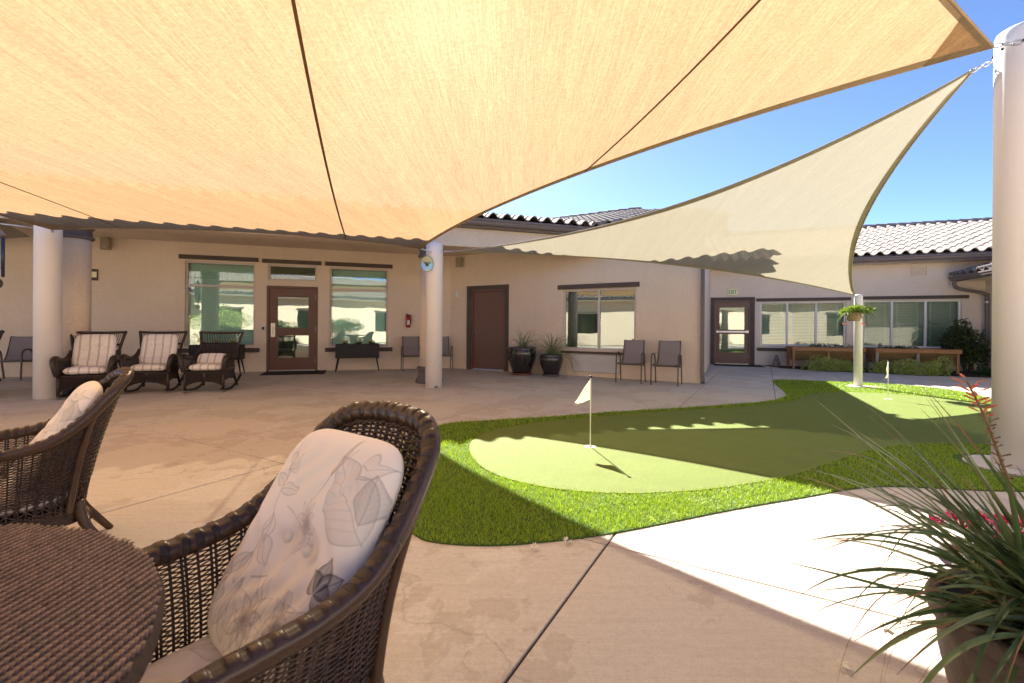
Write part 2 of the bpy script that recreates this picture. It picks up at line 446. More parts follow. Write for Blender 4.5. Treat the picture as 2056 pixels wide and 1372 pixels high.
# ------------------------------------------------------------------ mesh helpers
class MB:
    def __init__(self):
        self.v, self.f, self.mi = [], [], []
        self.cur = 0
    def add(self, verts, faces):
        b = len(self.v)
        self.v.extend([tuple(map(float, p)) for p in verts])
        for f in faces:
            self.f.append(tuple(i + b for i in f))
            self.mi.append(self.cur)
        return self
    def box(self, x0, x1, y0, y1, z0, z1, mat=None):
        vs_ = [(x, y, z) for z in (z0, z1) for y in (y0, y1) for x in (x0, x1)]
        if mat is not None:
            vs_ = [tuple(mat @ Vector(p)) for p in vs_]
        return self.add(vs_, [(0, 2, 3, 1), (4, 5, 7, 6), (0, 1, 5, 4), (2, 6, 7, 3), (0, 4, 6, 2), (1, 3, 7, 5)])
    def bar(self, a, b, w, h, up=(0, 0, 1)):
        a, b = Vector(a), Vector(b)
        d = (b - a).normalized()
        u = Vector(up)
        s = d.cross(u)
        if s.length < 1e-4:
            s = d.cross(Vector((0, 1, 0)))
        s.normalize()
        u = s.cross(d)
        vs_ = [p + s * (i * w / 2) + u * (j * h / 2) for p in (a, b) for i, j in ((-1, -1), (1, -1), (1, 1), (-1, 1))]
        return self.add(vs_, [(3, 2, 1, 0), (4, 5, 6, 7), (0, 1, 5, 4), (1, 2, 6, 5), (2, 3, 7, 6), (3, 0, 4, 7)])
    def tube(self, path, r, n=8, closed=False, caps=True, flat=1.0):
        P = [Vector(p) for p in path]
        m = len(P)
        R = r if isinstance(r, (list, tuple, np.ndarray)) else [r] * m
        vs_ = []
        up = Vector((0, 0, 1))
        prev = None
        for i in range(m):
            if closed:
                d = P[(i + 1) % m] - P[i - 1]
            else:
                d = P[min(i + 1, m - 1)] - P[max(i - 1, 0)]
            if d.length < 1e-9:
                d = Vector((0, 0, 1))
            d.normalize()
            if prev is None:
                s = d.cross(up)
                if s.length < 0.05:
                    s = d.cross(Vector((1, 0, 0)))
                s.normalize()
            else:
                s = prev - d * prev.dot(d)
                if s.length < 1e-6:
                    s = d.cross(up)
                s.normalize()
            prev = s
            u = s.cross(d)
            for k in range(n):
                a = 2 * math.pi * k / n
                vs_.append(P[i] + s * (math.cos(a) * R[i]) + u * (math.sin(a) * R[i] * flat))
        fs = []
        for i in range(m if closed else m - 1):
            j = (i + 1) % m
            for k in range(n):
                k2 = (k + 1) % n
                fs.append((i * n + k, i * n + k2, j * n + k2, j * n + k))
        if caps and not closed:
            fs.append(tuple(range(n - 1, -1, -1)))
            fs.append(tuple((m - 1) * n + k for k in range(n)))
        return self.add(vs_, fs)
    def lathe(self, prof, n=24, cx=0, cy=0, cap=True):
        vs_, fs = [], []
        for r, z in prof:
            for k in range(n):
                a = 2 * math.pi * k / n
                vs_.append((cx + r * math.cos(a), cy + r * math.sin(a), z))
        for i in range(len(prof) - 1):
            for k in range(n):
                k2 = (k + 1) % n
                fs.append((i * n + k, i * n + k2, (i + 1) * n + k2, (i + 1) * n + k))
        if cap:
            fs.append(tuple(range(n - 1, -1, -1)))
            fs.append(tuple((len(prof) - 1) * n + k for k in range(n)))
        return self.add(vs_, fs)
    def grid(self, P, cu=False, cv=False, flip=False):
        m, n = len(P), len(P[0])
        vs_ = [p for row in P for p in row]
        fs = []
        for i in range(m if cu else m - 1):
            for j in range(n if cv else n - 1):
                a, b, c, d = i * n + j, ((i + 1) % m) * n + j, ((i + 1) % m) * n + (j + 1) % n, i * n + (j + 1) % n
                fs.append((a, d, c, b) if flip else (a, b, c, d))
        return self.add(vs_, fs)
    def prism(self, poly, z0, z1):
        n = len(poly)
        vs_ = [(x, y, z0) for x, y in poly] + [(x, y, z1) for x, y in poly]
        fs = [tuple(range(n - 1, -1, -1)), tuple(range(n, 2 * n))]
        fs += [(i, (i + 1) % n, n + (i + 1) % n, n + i) for i in range(n)]
        return self.add(vs_, fs)
    def ball(self, c, r, n=10, m=6, sz=(1, 1, 1)):
        P = []
        for i in range(m + 1):
            a = math.pi * i / m
            P.append([(c[0] + r * sz[0] * math.sin(a) * math.cos(2 * math.pi * k / n),
                       c[1] + r * sz[1] * math.sin(a) * math.sin(2 * math.pi * k / n),
                       c[2] + r * sz[2] * math.cos(a)) for k in range(n)])
        return self.grid(P, False, True)
    def mesh(self, name):
        me = bpy.data.meshes.new(name)
        me.from_pydata(self.v, [], self.f)
        return me
    def build(self, name, mats, parent=None, smooth=False, bevel=0.0, kind=None, loc=None):
        me = self.mesh(name)
        if not isinstance(mats, (list, tuple)):
            mats = [mats]
        for m in mats:
            me.materials.append(m)
        if len(mats) > 1:
            me.polygons.foreach_set('material_index', self.mi)
        if smooth:
            me.polygons.foreach_set('use_smooth', [True] * len(me.polygons))
        o = bpy.data.objects.new(name, me)
        COL.objects.link(o)
        if loc is not None:
            o.location = loc
        if parent is not None:
            o.parent = parent
        if bevel:
            b = o.modifiers.new('soft_edge', 'BEVEL')
            b.width = bevel
            b.segments = 2
            b.limit_method = 'ANGLE'
        if kind:
            o['kind'] = kind
        return o

def tag(o, label=None, cat=None, group=None, kind=None):
    for k, v in (('label', label), ('category', cat), ('group', group), ('kind', kind)):
        if v:
            o[k] = v
    return o

def empty(name, loc=(0, 0, 0), rz=0.0, mat=None):
    o = bpy.data.objects.new(name, None)
    COL.objects.link(o)
    if mat is not None:
        o.matrix_world = mat
    else:
        o.location = loc
        o.rotation_euler = (0, 0, rz)
    o.empty_display_size = 0.1
    return o

def kids(o):
    return [c for c in bpy.data.objects if c.parent is o]

def copy_tree(o, parent=None, smap=None):
    c = o.copy()
    COL.objects.link(c)
    c.parent = parent
    for ch in kids(o):
        copy_tree(ch, c)
    return c

def spline(P, n=10):
    P = np.array(P, float)
    E = np.vstack([2 * P[0] - P[1], P, 2 * P[-1] - P[-2]])
    out = []
    for i in range(1, len(E) - 2):
        p0, p1, p2, p3 = E[i - 1:i + 3]
        for t in np.linspace(0, 1, n, endpoint=False):
            out.append(0.5 * (2 * p1 + (p2 - p0) * t + (2 * p0 - 5 * p1 + 4 * p2 - p3) * t * t + (-p0 + 3 * p1 - 3 * p2 + p3) * t ** 3))
    out.append(P[-1])
    return np.array(out)

def closed_spline(P, n=6):
    P = np.array(P, float)
    m = len(P)
    out = []
    for i in range(m):
        p0, p1, p2, p3 = P[i - 1], P[i], P[(i + 1) % m], P[(i + 2) % m]
        for t in np.linspace(0, 1, n, endpoint=False):
            out.append(0.5 * (2 * p1 + (p2 - p0) * t + (2 * p0 - 5 * p1 + 4 * p2 - p3) * t * t + (-p0 + 3 * p1 - 3 * p2 + p3) * t ** 3))
    return np.array(out)

def inside(poly, X, Y):
    c = np.zeros(X.shape, bool)
    n = len(poly)
    j = n - 1
    for i in range(n):
        xi, yi = poly[i]
        xj, yj = poly[j]
        c ^= ((yi > Y) != (yj > Y)) & (X < (xj - xi) * (Y - yi) / (yj - yi + 1e-12) + xi)
        j = i
    return c

def in_view(p, mx=0.06):
    """rough test: is this world point inside the photograph's field of view"""
    x, y, z = p
    if y < 0.3:
        return False
    u, v = x / y * FPX / 2056 + 0.5, 0.5 + (27 - (z - CAM_H) / y * FPX) / 1372 - 0.04
    return -mx < u < 1 + mx and -mx < v < 1 + mx

def raw_mesh(name, verts, loops, starts, totals, mats, parent=None, kind=None, smooth=False):
    me = bpy.data.meshes.new(name)
    me.vertices.add(len(verts))
    me.vertices.foreach_set('co', np.asarray(verts, np.float32).ravel())
    me.loops.add(len(loops))
    me.loops.foreach_set('vertex_index', np.asarray(loops, np.int32))
    me.polygons.add(len(starts))
    me.polygons.foreach_set('loop_start', np.asarray(starts, np.int32))
    me.polygons.foreach_set('loop_total', np.asarray(totals, np.int32))
    for m in mats:
        me.materials.append(m)
    me.update(calc_edges=True)
    if smooth:
        me.polygons.foreach_set('use_smooth', [True] * len(me.polygons))
    o = bpy.data.objects.new(name, me)
    COL.objects.link(o)
    if parent is not None:
        o.parent = parent
    if kind:
        o['kind'] = kind
    return o

def leaf_cloud(name, pts, nrm, size, mats, parent=None, kind=None, aspect=0.45, jitter=0.8, fold=0.25):
    """one pointed folded leaf (two quads) at every point, roughly facing nrm"""
    n = len(pts)
    pts = np.asarray(pts, float)
    d = np.asarray(nrm, float) + RNG.normal(size=(n, 3)) * jitter
    d /= np.linalg.norm(d, axis=1)[:, None] + 1e-9
    a = RNG.normal(size=(n, 3))
    s = np.cross(d, a)
    s /= np.linalg.norm(s, axis=1)[:, None] + 1e-9
    u = np.cross(s, d)
    sz = size * RNG.uniform(0.6, 1.25, n)[:, None]
    base = pts - d * sz * 0.3
    tip = pts + d * sz * 0.7
    m1 = pts + s * sz * aspect * 0.5 + u * sz * fold * 0.4
    m2 = pts - s * sz * aspect * 0.5 + u * sz * fold * 0.4
    V = np.stack([base, m1, tip, m2], 1).reshape(-1, 3)
    i = np.arange(n)[:, None] * 4
    T = np.concatenate([i + [0, 1, 2], i + [0, 2, 3]], 1).reshape(-1)
    k = 2 * n
    return raw_mesh(name, V, T, np.arange(k) * 3, np.full(k, 3), mats, parent, kind)

def blob_points(n, rad, lumps=7, seed=0, shell=0.55):
    """points through an uneven lumpy volume, outward directions"""
    r = np.random.default_rng(seed)
    C = r.normal(size=(lumps, 3))
    C /= np.linalg.norm(C, axis=1)[:, None]
    C *= r.uniform(0.25, 0.62, lumps)[:, None]
    R = r.uniform(0.30, 0.52, lumps)
    k = r.integers(0, lumps, n)
    d = r.normal(size=(n, 3))
    d /= np.linalg.norm(d, axis=1)[:, None]
    rr = R[k] * (shell + (1 - shell) * r.uniform(0, 1, n) ** 0.4)
    p = C[k] + d * rr[:, None]
    return p * np.array(rad), d

# ------------------------------------------------------------------ ground: slabs, joints
gb = MB()
gb.box(-150, 150, -150, 150, -0.3, -0.03)
tag(gb.build('ground', M['ground']), 'bare ground stretching away under the courtyard', None, None, 'structure')
patio = empty('patio')
tag(patio, 'tan concrete patio cut into square slabs by saw joints', None, None, 'structure')
jb = MB()
jb.add([(-15, -7, -0.012), (17, -7, -0.012), (17, 18, -0.012), (-15, 18, -0.012)], [(0, 1, 2, 3)])
jb.build('joint_bed', M['joint'], patio)
GA = math.radians(-29.5)
GD, GN = np.array([math.cos(GA), math.sin(GA)]), np.array([-math.sin(GA), math.cos(GA)])
rows = [-8.2, -6.7, -5.2, -3.7, -2.2, -0.7, 0.83, 2.33, 3.87, 5.36, 6.9, 8.4, 9.9, 11.4, 12.9, 14.4, 15.9, 17.4]
cols = [-17.7, -16.2, -14.7, -13.2, -11.7, -10.2, -8.4, -6.7, -5.0, -3.53, -2.1, -0.73, 2.9, 4.4, 5.9, 7.0, 8.1, 9.6, 11.1, 12.6, 14.1]
cols_far = [c if c not in (-2.1, -0.73) else {-2.1: -2.42, -0.73: -1.1}[c] for c in cols]
cols_far.insert(cols_far.index(-1.1) + 1, 0.15)
cols_far.insert(cols_far.index(0.15) + 1, 1.55)
slab_n = 0
rest = MB()
for i in range(len(rows) - 1):
    cc = cols if rows[i] < 3.0 else cols_far
    for j in range(len(cc) - 1):
        g = 0.0046 if -0.73 not in (cc[j], cc[j + 1]) else 0.0055
        a0, a1, b0, b1 = rows[i] + 0.0042, rows[i + 1] - 0.0042, cc[j] + g, cc[j + 1] - g
        q = [GD * b + GN * a for a, b in ((a0, b0), (a0, b1), (a1, b1), (a1, b0))]
        mid = sum(q) / 4
        if not (-14 < mid[0] < 16 and -6.5 < mid[1] < 17.5):
            continue
        dz = random.uniform(-0.0012, 0.0012)
        e = 0.003
        qi = [GD * b + GN * a for a, b in ((a0 + e, b0 + e), (a0 + e, b1 - e), (a1 - e, b1 - e), (a1 - e, b0 + e))]
        V = [(x, y, -0.02) for x, y in q] + [(x, y, dz - 0.003) for x, y in q] + [(x, y, dz) for x, y in qi]
        F = [(8, 9, 10, 11)] + [(k, (k + 1) % 4, 4 + (k + 1) % 4, 4 + k) for k in range(4)] + [(4 + k, 4 + (k + 1) % 4, 8 + (k + 1) % 4, 8 + k) for k in range(4)]
        if any(in_view((p[0], p[1], 0), 0.02) for p in q):
            MB().add(V, F).build('slab', M['concrete'], patio)
            slab_n += 1
        else:
            rest.add(V, F)
rest.build('slab_field', M['concrete'], patio, kind='stuff')

# ------------------------------------------------------------------ turf and putting green
TURF = closed_spline([(-0.522, 2.468), (-0.413, 2.395), (-0.171, 2.36), (0.092, 2.385), (0.482, 2.482), (0.893, 2.639), (1.447, 2.866),
    (2.032, 3.078), (2.315, 3.186), (2.64, 3.281), (2.936, 3.287), (3.257, 3.242), (3.674, 3.21), (5.4, 3.15), (7.4, 3.7), (8.6, 5.2), (8.55, 6.6),
    (8.168, 7.619), (8.45, 8.21), (8.5, 8.9), (8.145, 9.487), (7.578, 9.846), (6.947, 10.041), (6.263, 10.292),
    (5.915, 10.126), (5.583, 9.522), (5.111, 8.443), (4.779, 7.809), (4.357, 7.358), (3.859, 7.044), (2.738, 6.605), (1.539, 6.209),
    (0.471, 5.793), (-0.166, 5.585), (-0.806, 5.307), (-1.044, 4.55), (-1.017, 3.795), (-0.867, 3.11), (-0.669, 2.67)], 4)
GREEN = closed_spline([(-0.393, 4.196), (-0.275, 3.742), (-0.1, 3.458), (0.124, 3.276), (0.4, 3.152), (0.738, 3.101), (1.091, 3.126),
    (1.477, 3.21), (1.933, 3.385), (2.257, 3.54), (2.68, 3.805), (3.17, 4.113), (3.653, 4.363), (4.122, 4.504), (4.532, 4.515),
    (4.9, 4.45), (5.8, 4.5), (6.9, 5.1), (7.5, 6.1), (7.49, 7.0), (7.351, 7.327), (7.163, 7.741), (6.752, 8.071), (6.153, 8.23), (5.5, 8.077), (5.007, 7.705),
    (4.66, 7.319), (4.123, 6.962), (3.315, 6.585), (2.238, 6.234), (1.112, 5.782), (0.446, 5.486), (0.019, 5.198), (-0.255, 4.918), (-0.388, 4.567)], 4)
POST_R = np.array([4.26, 3.76])
lawn = empty('turf_fringe')
tag(lawn, 'longer bright artificial grass fringe around the putting green', None, None, 'structure')
MB().prism([tuple(p) for p in TURF], -0.005, 0.006).build('turf_backing', M['turf_base'], lawn)
MB().prism([tuple(p) for p in GREEN], 0.002, 0.014).build('putting_green', M['putting'])
tag(bpy.data.objects['putting_green'], 'smooth pale putting green with a curved outline', None, None, 'structure')

def turf_blades():
    n = 1150000
    X = RNG.uniform(-1.2, 8.8, n)
    Y = RNG.uniform(2.2, 10.5, n)
    keep = RNG.uniform(0, 1, n) < np.clip((3.1 / Y) ** 1.7, 0.14, 1.0)
    keep &= (np.abs(X) / Y < 1.25)
    X, Y = X[keep], Y[keep]
    k = inside(TURF, X, Y) & ~inside(GREEN, X, Y)
    k &= np.hypot(X - POST_R[0], Y - POST_R[1]) > 0.40
    X, Y = X[k], Y[k]
    n = len(X)
    big = np.clip(Y / 3.6, 1.0, 2.2)
    h = RNG.uniform(0.022, 0.040, n)
    w = RNG.uniform(0.0012, 0.0021, n) * big
    a = RNG.uniform(0, 2 * math.pi, n)
    clump = np.sin(X * 9 + 2.1 * np.sin(Y * 7)) + np.sin(Y * 11 + 1.7 * np.sin(X * 5))
    la = a + math.pi / 2 + RNG.normal(0, 0.7, n)
    lean = np.clip(RNG.normal(0.55, 0.3, n) + 0.12 * clump, 0.05, 1.5)
    base = np.stack([X, Y, np.full(n, 0.004)], 1)
    s = np.stack([np.cos(a), np.sin(a), np.zeros(n)], 1) * w[:, None]
    d = np.stack([np.cos(la) * lean, np.sin(la) * lean, np.ones(n)], 1)
    d /= np.linalg.norm(d, axis=1)[:, None]
    mid = base + d * (h * 0.55)[:, None]
    d2 = d + np.stack([np.cos(la) * 0.5, np.sin(la) * 0.5, -0.25 * np.ones(n)], 1)
    d2 /= np.linalg.norm(d2, axis=1)[:, None]
    tip = mid + d2 * (h * 0.5)[:, None]
    V = np.stack([base - s, base + s, mid + s * 0.8, mid - s * 0.8, tip], 1).reshape(-1, 3)
    i = np.arange(n)[:, None] * 5
    loops = np.concatenate([i + [0, 1, 2, 3], i + [3, 2, 4]], 1).reshape(-1)
    starts = (np.arange(n)[:, None] * 7 + [0, 4]).reshape(-1)
    totals = np.tile([4, 3], n)
    raw_mesh('grass', V, loops, starts, totals, [M['blade']], lawn, 'stuff')
turf_blades()

# soil bed along the far wing
bed = MB()
bed.prism([(8.05, 14.3), (8.1, 13.35), (8.6, 12.75), (9.4, 12.25), (10.4, 11.75), (11.2, 11.3), (11.9, 10.9), (12.6, 11.6), (13.1, 12.5)], -0.01, 0.02)
tag(bed.build('planting_bed', M['soil']), 'narrow strip of bare soil below the far wing', None, None, 'structure')

# ------------------------------------------------------------------ wall frames
def frame(a, b):
    n = math.sqrt(1 + b * b)
    c, s = 1 / n, b / n
    return Matrix(((c, -s, 0, 0), (s, c, 0, a), (0, 0, 1, 0), (0, 0, 0, 1)))
F1, F2, F3 = frame(13.3275, 0.31474), frame(11.7782, -0.56466), frame(17.2784, -0.35791)

def wall_mesh(s0, s1, z0, z1, holes, depth=0.16, y=0.0):
    """front sheet with openings and reveals; local x along the wall, +y into the building"""
    mb = MB()
    xs = sorted({s0, s1, *[h[0] for h in holes], *[h[1] for h in holes]})
    zs = sorted({z0, z1, *[h[2] for h in holes], *[h[3] for h in holes]})
    for i in range(len(xs) - 1):
        for j in range(len(zs) - 1):
            mx, mz = (xs[i] + xs[i + 1]) / 2, (zs[j] + zs[j + 1]) / 2
            if any(h[0] < mx < h[1] and h[2] < mz < h[3] for h in holes):
                continue
            mb.add([(xs[i], y, zs[j]), (xs[i + 1], y, zs[j]), (xs[i + 1], y, zs[j + 1]), (xs[i], y, zs[j + 1])], [(0, 1, 2, 3)])
    for a, b, c, d in holes:
        q = [(a, c), (b, c), (b, d), (a, d)]
        for k in range(4):
            p, r = q[k], q[(k + 1) % 4]
            mb.add([(p[0], y, p[1]), (r[0], y, r[1]), (r[0], y + depth, r[1]), (p[0], y + depth, p[1])], [(0, 1, 2, 3)])
    # back of the wall, so that it has thickness and blocks the light
    mb.add([(s0, y + 0.35, z0), (s1, y + 0.35, z0), (s1, y + 0.35, z1), (s0, y + 0.35, z1)], [(3, 2, 1, 0)])
    mb.add([(s0, y, z1), (s1, y, z1), (s1, y + 0.35, z1), (s0, y + 0.35, z1)], [(0, 1, 2, 3)])
    mb.add([(s0, y, z0), (s0, y + 0.35, z0), (s0, y + 0.35, z1), (s0, y, z1)], [(0, 3, 2, 1)])
    mb.add([(s1, y, z0), (s1, y + 0.35, z0), (s1, y + 0.35, z1), (s1, y, z1)], [(0, 1, 2, 3)])
    return mb

def window(par, s0, s1, z0, z1, mull=(), rails=(), fmat='frame', glass='teal', fw=0.045, y=0.05, blind='closed', muntins=()):
    f = MB()
    f.box(s0, s1, y, y + 0.06, z0, z0 + fw); f.box(s0, s1, y, y + 0.06, z1 - fw, z1)
    f.box(s0, s0 + fw, y + 0.001, y + 0.06, z0 + fw, z1 - fw); f.box(s1 - fw, s1, y + 0.001, y + 0.06, z0 + fw, z1 - fw)
    for m in mull:
        f.box(m - 0.028, m + 0.028, y - 0.004, y + 0.06, z0 + fw, z1 - fw)
    xs = [s0 + fw, *mull, s1 - fw]
    for r in rails:
        for k in range(len(xs) - 1):
            f.box(xs[k] + (0.028 if k else 0), xs[k + 1] - (0.028 if k < len(xs) - 2 else 0), y + 0.002, y + 0.06, r - 0.03, r + 0.03)
    w = f.build('window', M[fmat], par, bevel=0.004)
    zs = [z0 + fw, *rails, z1 - fw]
    for i in range(len(xs) - 1):
        for j in range(len(zs) - 1):
            a, b = xs[i] + (0.028 if i else 0), xs[i + 1] - (0.028 if i < len(xs) - 2 else 0)
            c, d = zs[j] + (0.03 if j else 0), zs[j + 1] - (0.03 if j < len(zs) - 2 else 0)
            MB().box(a - 0.005, b + 0.005, y + 0.030, y + 0.036, c - 0.005, d + 0.005).build('pane', M[glass], w)
            if muntins:
                g = MB()
                for t_ in muntins:
                    if t_[0] == 'v':
                        x = a + (b - a) * t_[1]
                        g.box(x - 0.006, x + 0.006, y + 0.040, y + 0.046, c, d)
                    else:
                        z = c + (d - c) * t_[1]
                        g.box(a, b, y + 0.0405, y + 0.0455, z - 0.006, z + 0.006)
                g.build('muntin', M['frame_white'], w)
    bl = MB()
    zz = z0 + fw + 0.01
    if blind == 'closed':
        for i in range(len(xs) - 1):
            zz = z0 + fw + 0.01
            while zz < z1 - fw - 0.03:
                bl.box(xs[i] + 0.03, xs[i + 1] - 0.03, -0.001, 0.001, -0.024, 0.024, Matrix.Translation((0, y + 0.125, zz + 0.02)) @ Matrix.Rotation(math.radians(-14), 4, 'X'))
                zz += 0.043
    elif blind == 'open':
        for i in range(len(xs) - 1):
            zz = z0 + fw + 0.01
            while zz < z1 - fw - 0.03:
                bl.box(xs[i] + 0.03, xs[i + 1] - 0.03, -0.024, 0.024, -0.0012, 0.0012, Matrix.Translation((0, y + 0.12, zz + 0.02)) @ Matrix.Rotation(math.radians(18), 4, 'X'))
                zz += 0.047
            for t_ in (0.2, 0.8):
                x = xs[i] + (xs[i + 1] - xs[i]) * t_
                bl.box(x - 0.010, x + 0.010, y + 0.088, y + 0.092, z0 + fw, z1 - fw)
    if bl.v:
        bl.build('blind', M['blind' if blind == 'closed' else 'blind_white'], w, kind='stuff')
    # dim room behind
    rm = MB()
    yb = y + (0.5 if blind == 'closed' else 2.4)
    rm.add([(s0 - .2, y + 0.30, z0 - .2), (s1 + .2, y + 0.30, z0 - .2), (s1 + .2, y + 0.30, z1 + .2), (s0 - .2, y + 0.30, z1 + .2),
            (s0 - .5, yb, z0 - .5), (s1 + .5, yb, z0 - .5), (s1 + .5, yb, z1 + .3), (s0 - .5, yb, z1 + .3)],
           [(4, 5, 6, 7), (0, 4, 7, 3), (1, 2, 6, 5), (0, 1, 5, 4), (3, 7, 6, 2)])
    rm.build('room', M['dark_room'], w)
    return w

def lintel(par, s0, s1, z0, z1, name='lintel', proud=0.045):
    MB().box(s0, s1, -proud, 0.02, z0, z1).build(name, M['trim'], par, bevel=0.006)

# ------------------------------------------------------------------ tiled roof
def tile_mesh():
    mb = MB()
    W, LN, T = 0.30, 0.46, 0.025
    prof = []
    for k in range(11):
        x = W * k / 10
        if k <= 6:
            z = 0.078 * math.sin(math.pi * k / 6) ** 0.8 if 0 < k < 6 else 0.0
        else:
            z = -0.022 * math.sin(math.pi * (k - 6) / 4)
        prof.append((x, z))
    top0 = [(x, 0.0, z + 0.022) for x, z in prof]
    top1 = [(x * 0.97 + 0.004, LN, z * 0.93) for x, z in prof]
    bot0 = [(x, 0.0, z + 0.022 - T) for x, z in prof]
    mb.grid([bot0, top0], flip=True)
    mb.grid([top0, top1], flip=True)
    return mb.mesh('tile')
TILE = tile_mesh()
TILE.materials.append(M['tile'])
TILE.polygons.foreach_set('use_smooth', [len(p.vertices) == 4 for p in TILE.polygons])

def roof(bld, fr, s0, s1, y_eave, z_eave, slope, y_ridge, vis, name='roof', hipL=0.0, hipR=0.0, cap=True, thick=0.05):
    """sloping deck with S tiles: those in view are single tiles, the rest one field"""
    ang = math.atan(slope)
    zr = z_eave + (y_ridge - y_eave) * slope
    mb = MB()
    V = [(s0, y_eave + 0.05, z_eave - 0.03), (s1, y_eave + 0.05, z_eave - 0.03), (s1 - hipR, y_ridge, zr - 0.03), (s0 + hipL, y_ridge, zr - 0.03)]
    mb.add(V + [(x, y, z - thick) for x, y, z in V], [(0, 1, 2, 3), (7, 6, 5, 4), (0, 4, 5, 1), (1, 5, 6, 2), (2, 6, 7, 3), (3, 7, 4, 0)])
    r = mb.build(name, M['deck'], bld)
    ex = 0.375
    nrow = int((y_ridge - y_eave) / math.cos(ang) / ex)
    tv = np.array([v.co[:] for v in TILE.vertices])
    tf = [tuple(p.vertices) for p in TILE.polygons]
    fld, cand = MB(), []
    for i in range(nrow):
        t = i * ex
        f = t * math.cos(ang) / (y_ridge - y_eave)
        a, b = s0 + hipL * f, s1 - hipR * f
        s = s0
        while s < s1:
            if a - 0.1 <= s <= b - 0.2:
                m = Matrix.Translation((s + random.uniform(-.004, .004), y_eave + t * math.cos(ang), z_eave + t * math.sin(ang) + random.uniform(0, .004))) @ Matrix.Rotation(ang, 4, 'X') @ Matrix.Rotation(random.uniform(-.008, .008), 4, 'Z')
                wp = fr @ (m @ Vector((0.15, 0.1, 0.05)))
                cand.append((m, vis(wp)))
            s += 0.30
    good = [m for m, v in cand if v][:290]
    ids = set(id(m) for m in good)
    for m, v in cand:
        if id(m) in ids:
            o = bpy.data.objects.new('tile', TILE)
            COL.objects.link(o)
            o.parent = r
            o.matrix_local = m
        else:
            mm = np.array(m)
            fld.add(tv @ mm[:3, :3].T + mm[:3, 3], tf)
    if fld.v:
        fld.build('tile_field', M['tile'], r, smooth=True, kind='stuff')
    if cap:
        cb = MB()
        x = s0 + hipL - 0.1
        while x < s1 - hipR:
            prof = [[(xx, y_ridge + 0.11 * math.cos(q), zr + 0.02 + 0.10 * math.sin(q) + dz) for q in np.linspace(-0.2, math.pi + 0.2, 8)] for xx, dz in ((x, 0.03), (x + 0.40, 0.0))]
            cb.grid(prof)
            x += 0.36
        cb.build('ridge_cap', M['tile'], r, smooth=True, kind='stuff')
    return r

def gutter(par, s0, s1, y, z, name='gutter'):
    mb = MB()
    pr = [(0.0, 0.13), (0.0, 0.0), (-0.075, 0.0), (-0.095, 0.03), (-0.105, 0.07), (-0.125, 0.09), (-0.125, 0.125), (-0.112, 0.125), (-0.112, 0.10), (-0.02, 0.02), (-0.012, 0.13)]
    P = [[(s, y + a, z + b) for a, b in pr] for s in (s0, s1)]
    mb.grid(P, False, True)
    mb.add(P[0], [tuple(range(len(pr)))])
    mb.add(P[1], [tuple(range(len(pr) - 1, -1, -1))])
    mb.build(name, M['gutter'], par)

def vis_mid(p):
    u, v = 1028 + FPX * p[0] / p[1], V0 - FPX * (p[2] - CAM_H) / p[1]
    return 900 < u < 1420 and 395 < v < 500
def vis_far(p):
    u, v = 1028 + FPX * p[0] / p[1], V0 - FPX * (p[2] - CAM_H) / p[1]
    return 1690 < u < 2020 and 430 < v < 560

# ------------------------------------------------------------------ building 1: porch wing
b1 = empty('stucco_building', mat=F1)
tag(b1, 'tan stucco wing with porch columns, tall teal windows and a half-glazed brown door', 'building', 'courtyard building wings')
holes1 = [(-8.30, -6.79, 0.645, 2.73), (-6.50, -5.36, 2.33, 2.735), (-6.53, -5.325, 0.0, 2.19), (-5.045, -3.56, 0.64, 2.73)]
wall_mesh(-17.0, -1.84, 0.0, 3.3, holes1).build('wall', M['stucco'], b1)
MB().box(-17.0, 1.45, -3.02, 0.0, 3.18, 3.26).build('soffit', M['stucco'], b1)
MB().box(-17.0, 1.42, -3.45, -3.0, 2.85, 3.27).build('beam', M['stucco'], b1, bevel=0.015)
MB().box(-17.0, 1.55, -3.60, -3.45, 3.235, 3.275).build('eave_trim', M['fascia'], b1)
MB().box(-17.0, 1.6, -3.64, -3.605, 3.27, 3.43).build('fascia', M['fascia'], b1)
gutter(b1, -17.0, 1.6, -3.642, 3.27)
roof(b1, F1, -17.0, 1.9, -3.78, 3.43, 0.235, 4.6, vis_mid, hipR=4.5)
window(b1, -8.30, -6.79, 0.645, 2.73, rails=(2.14,), muntins=())
window(b1, -6.50, -5.36, 2.33, 2.735, glass='clear', blind='none')
window(b1, -5.045, -3.56, 0.64, 2.73, rails=(2.14,))
lintel(b1, -8.42, -6.715, 2.77, 2.875); lintel(b1, -6.63, -5.25, 2.76, 2.86); lintel(b1, -5.16, -3.445, 2.755, 2.86)
lintel(b1, -8.385, -6.68, 0.50, 0.605, 'sill', 0.06); lintel(b1, -5.145, -3.435, 0.49, 0.60, 'sill', 0.06)

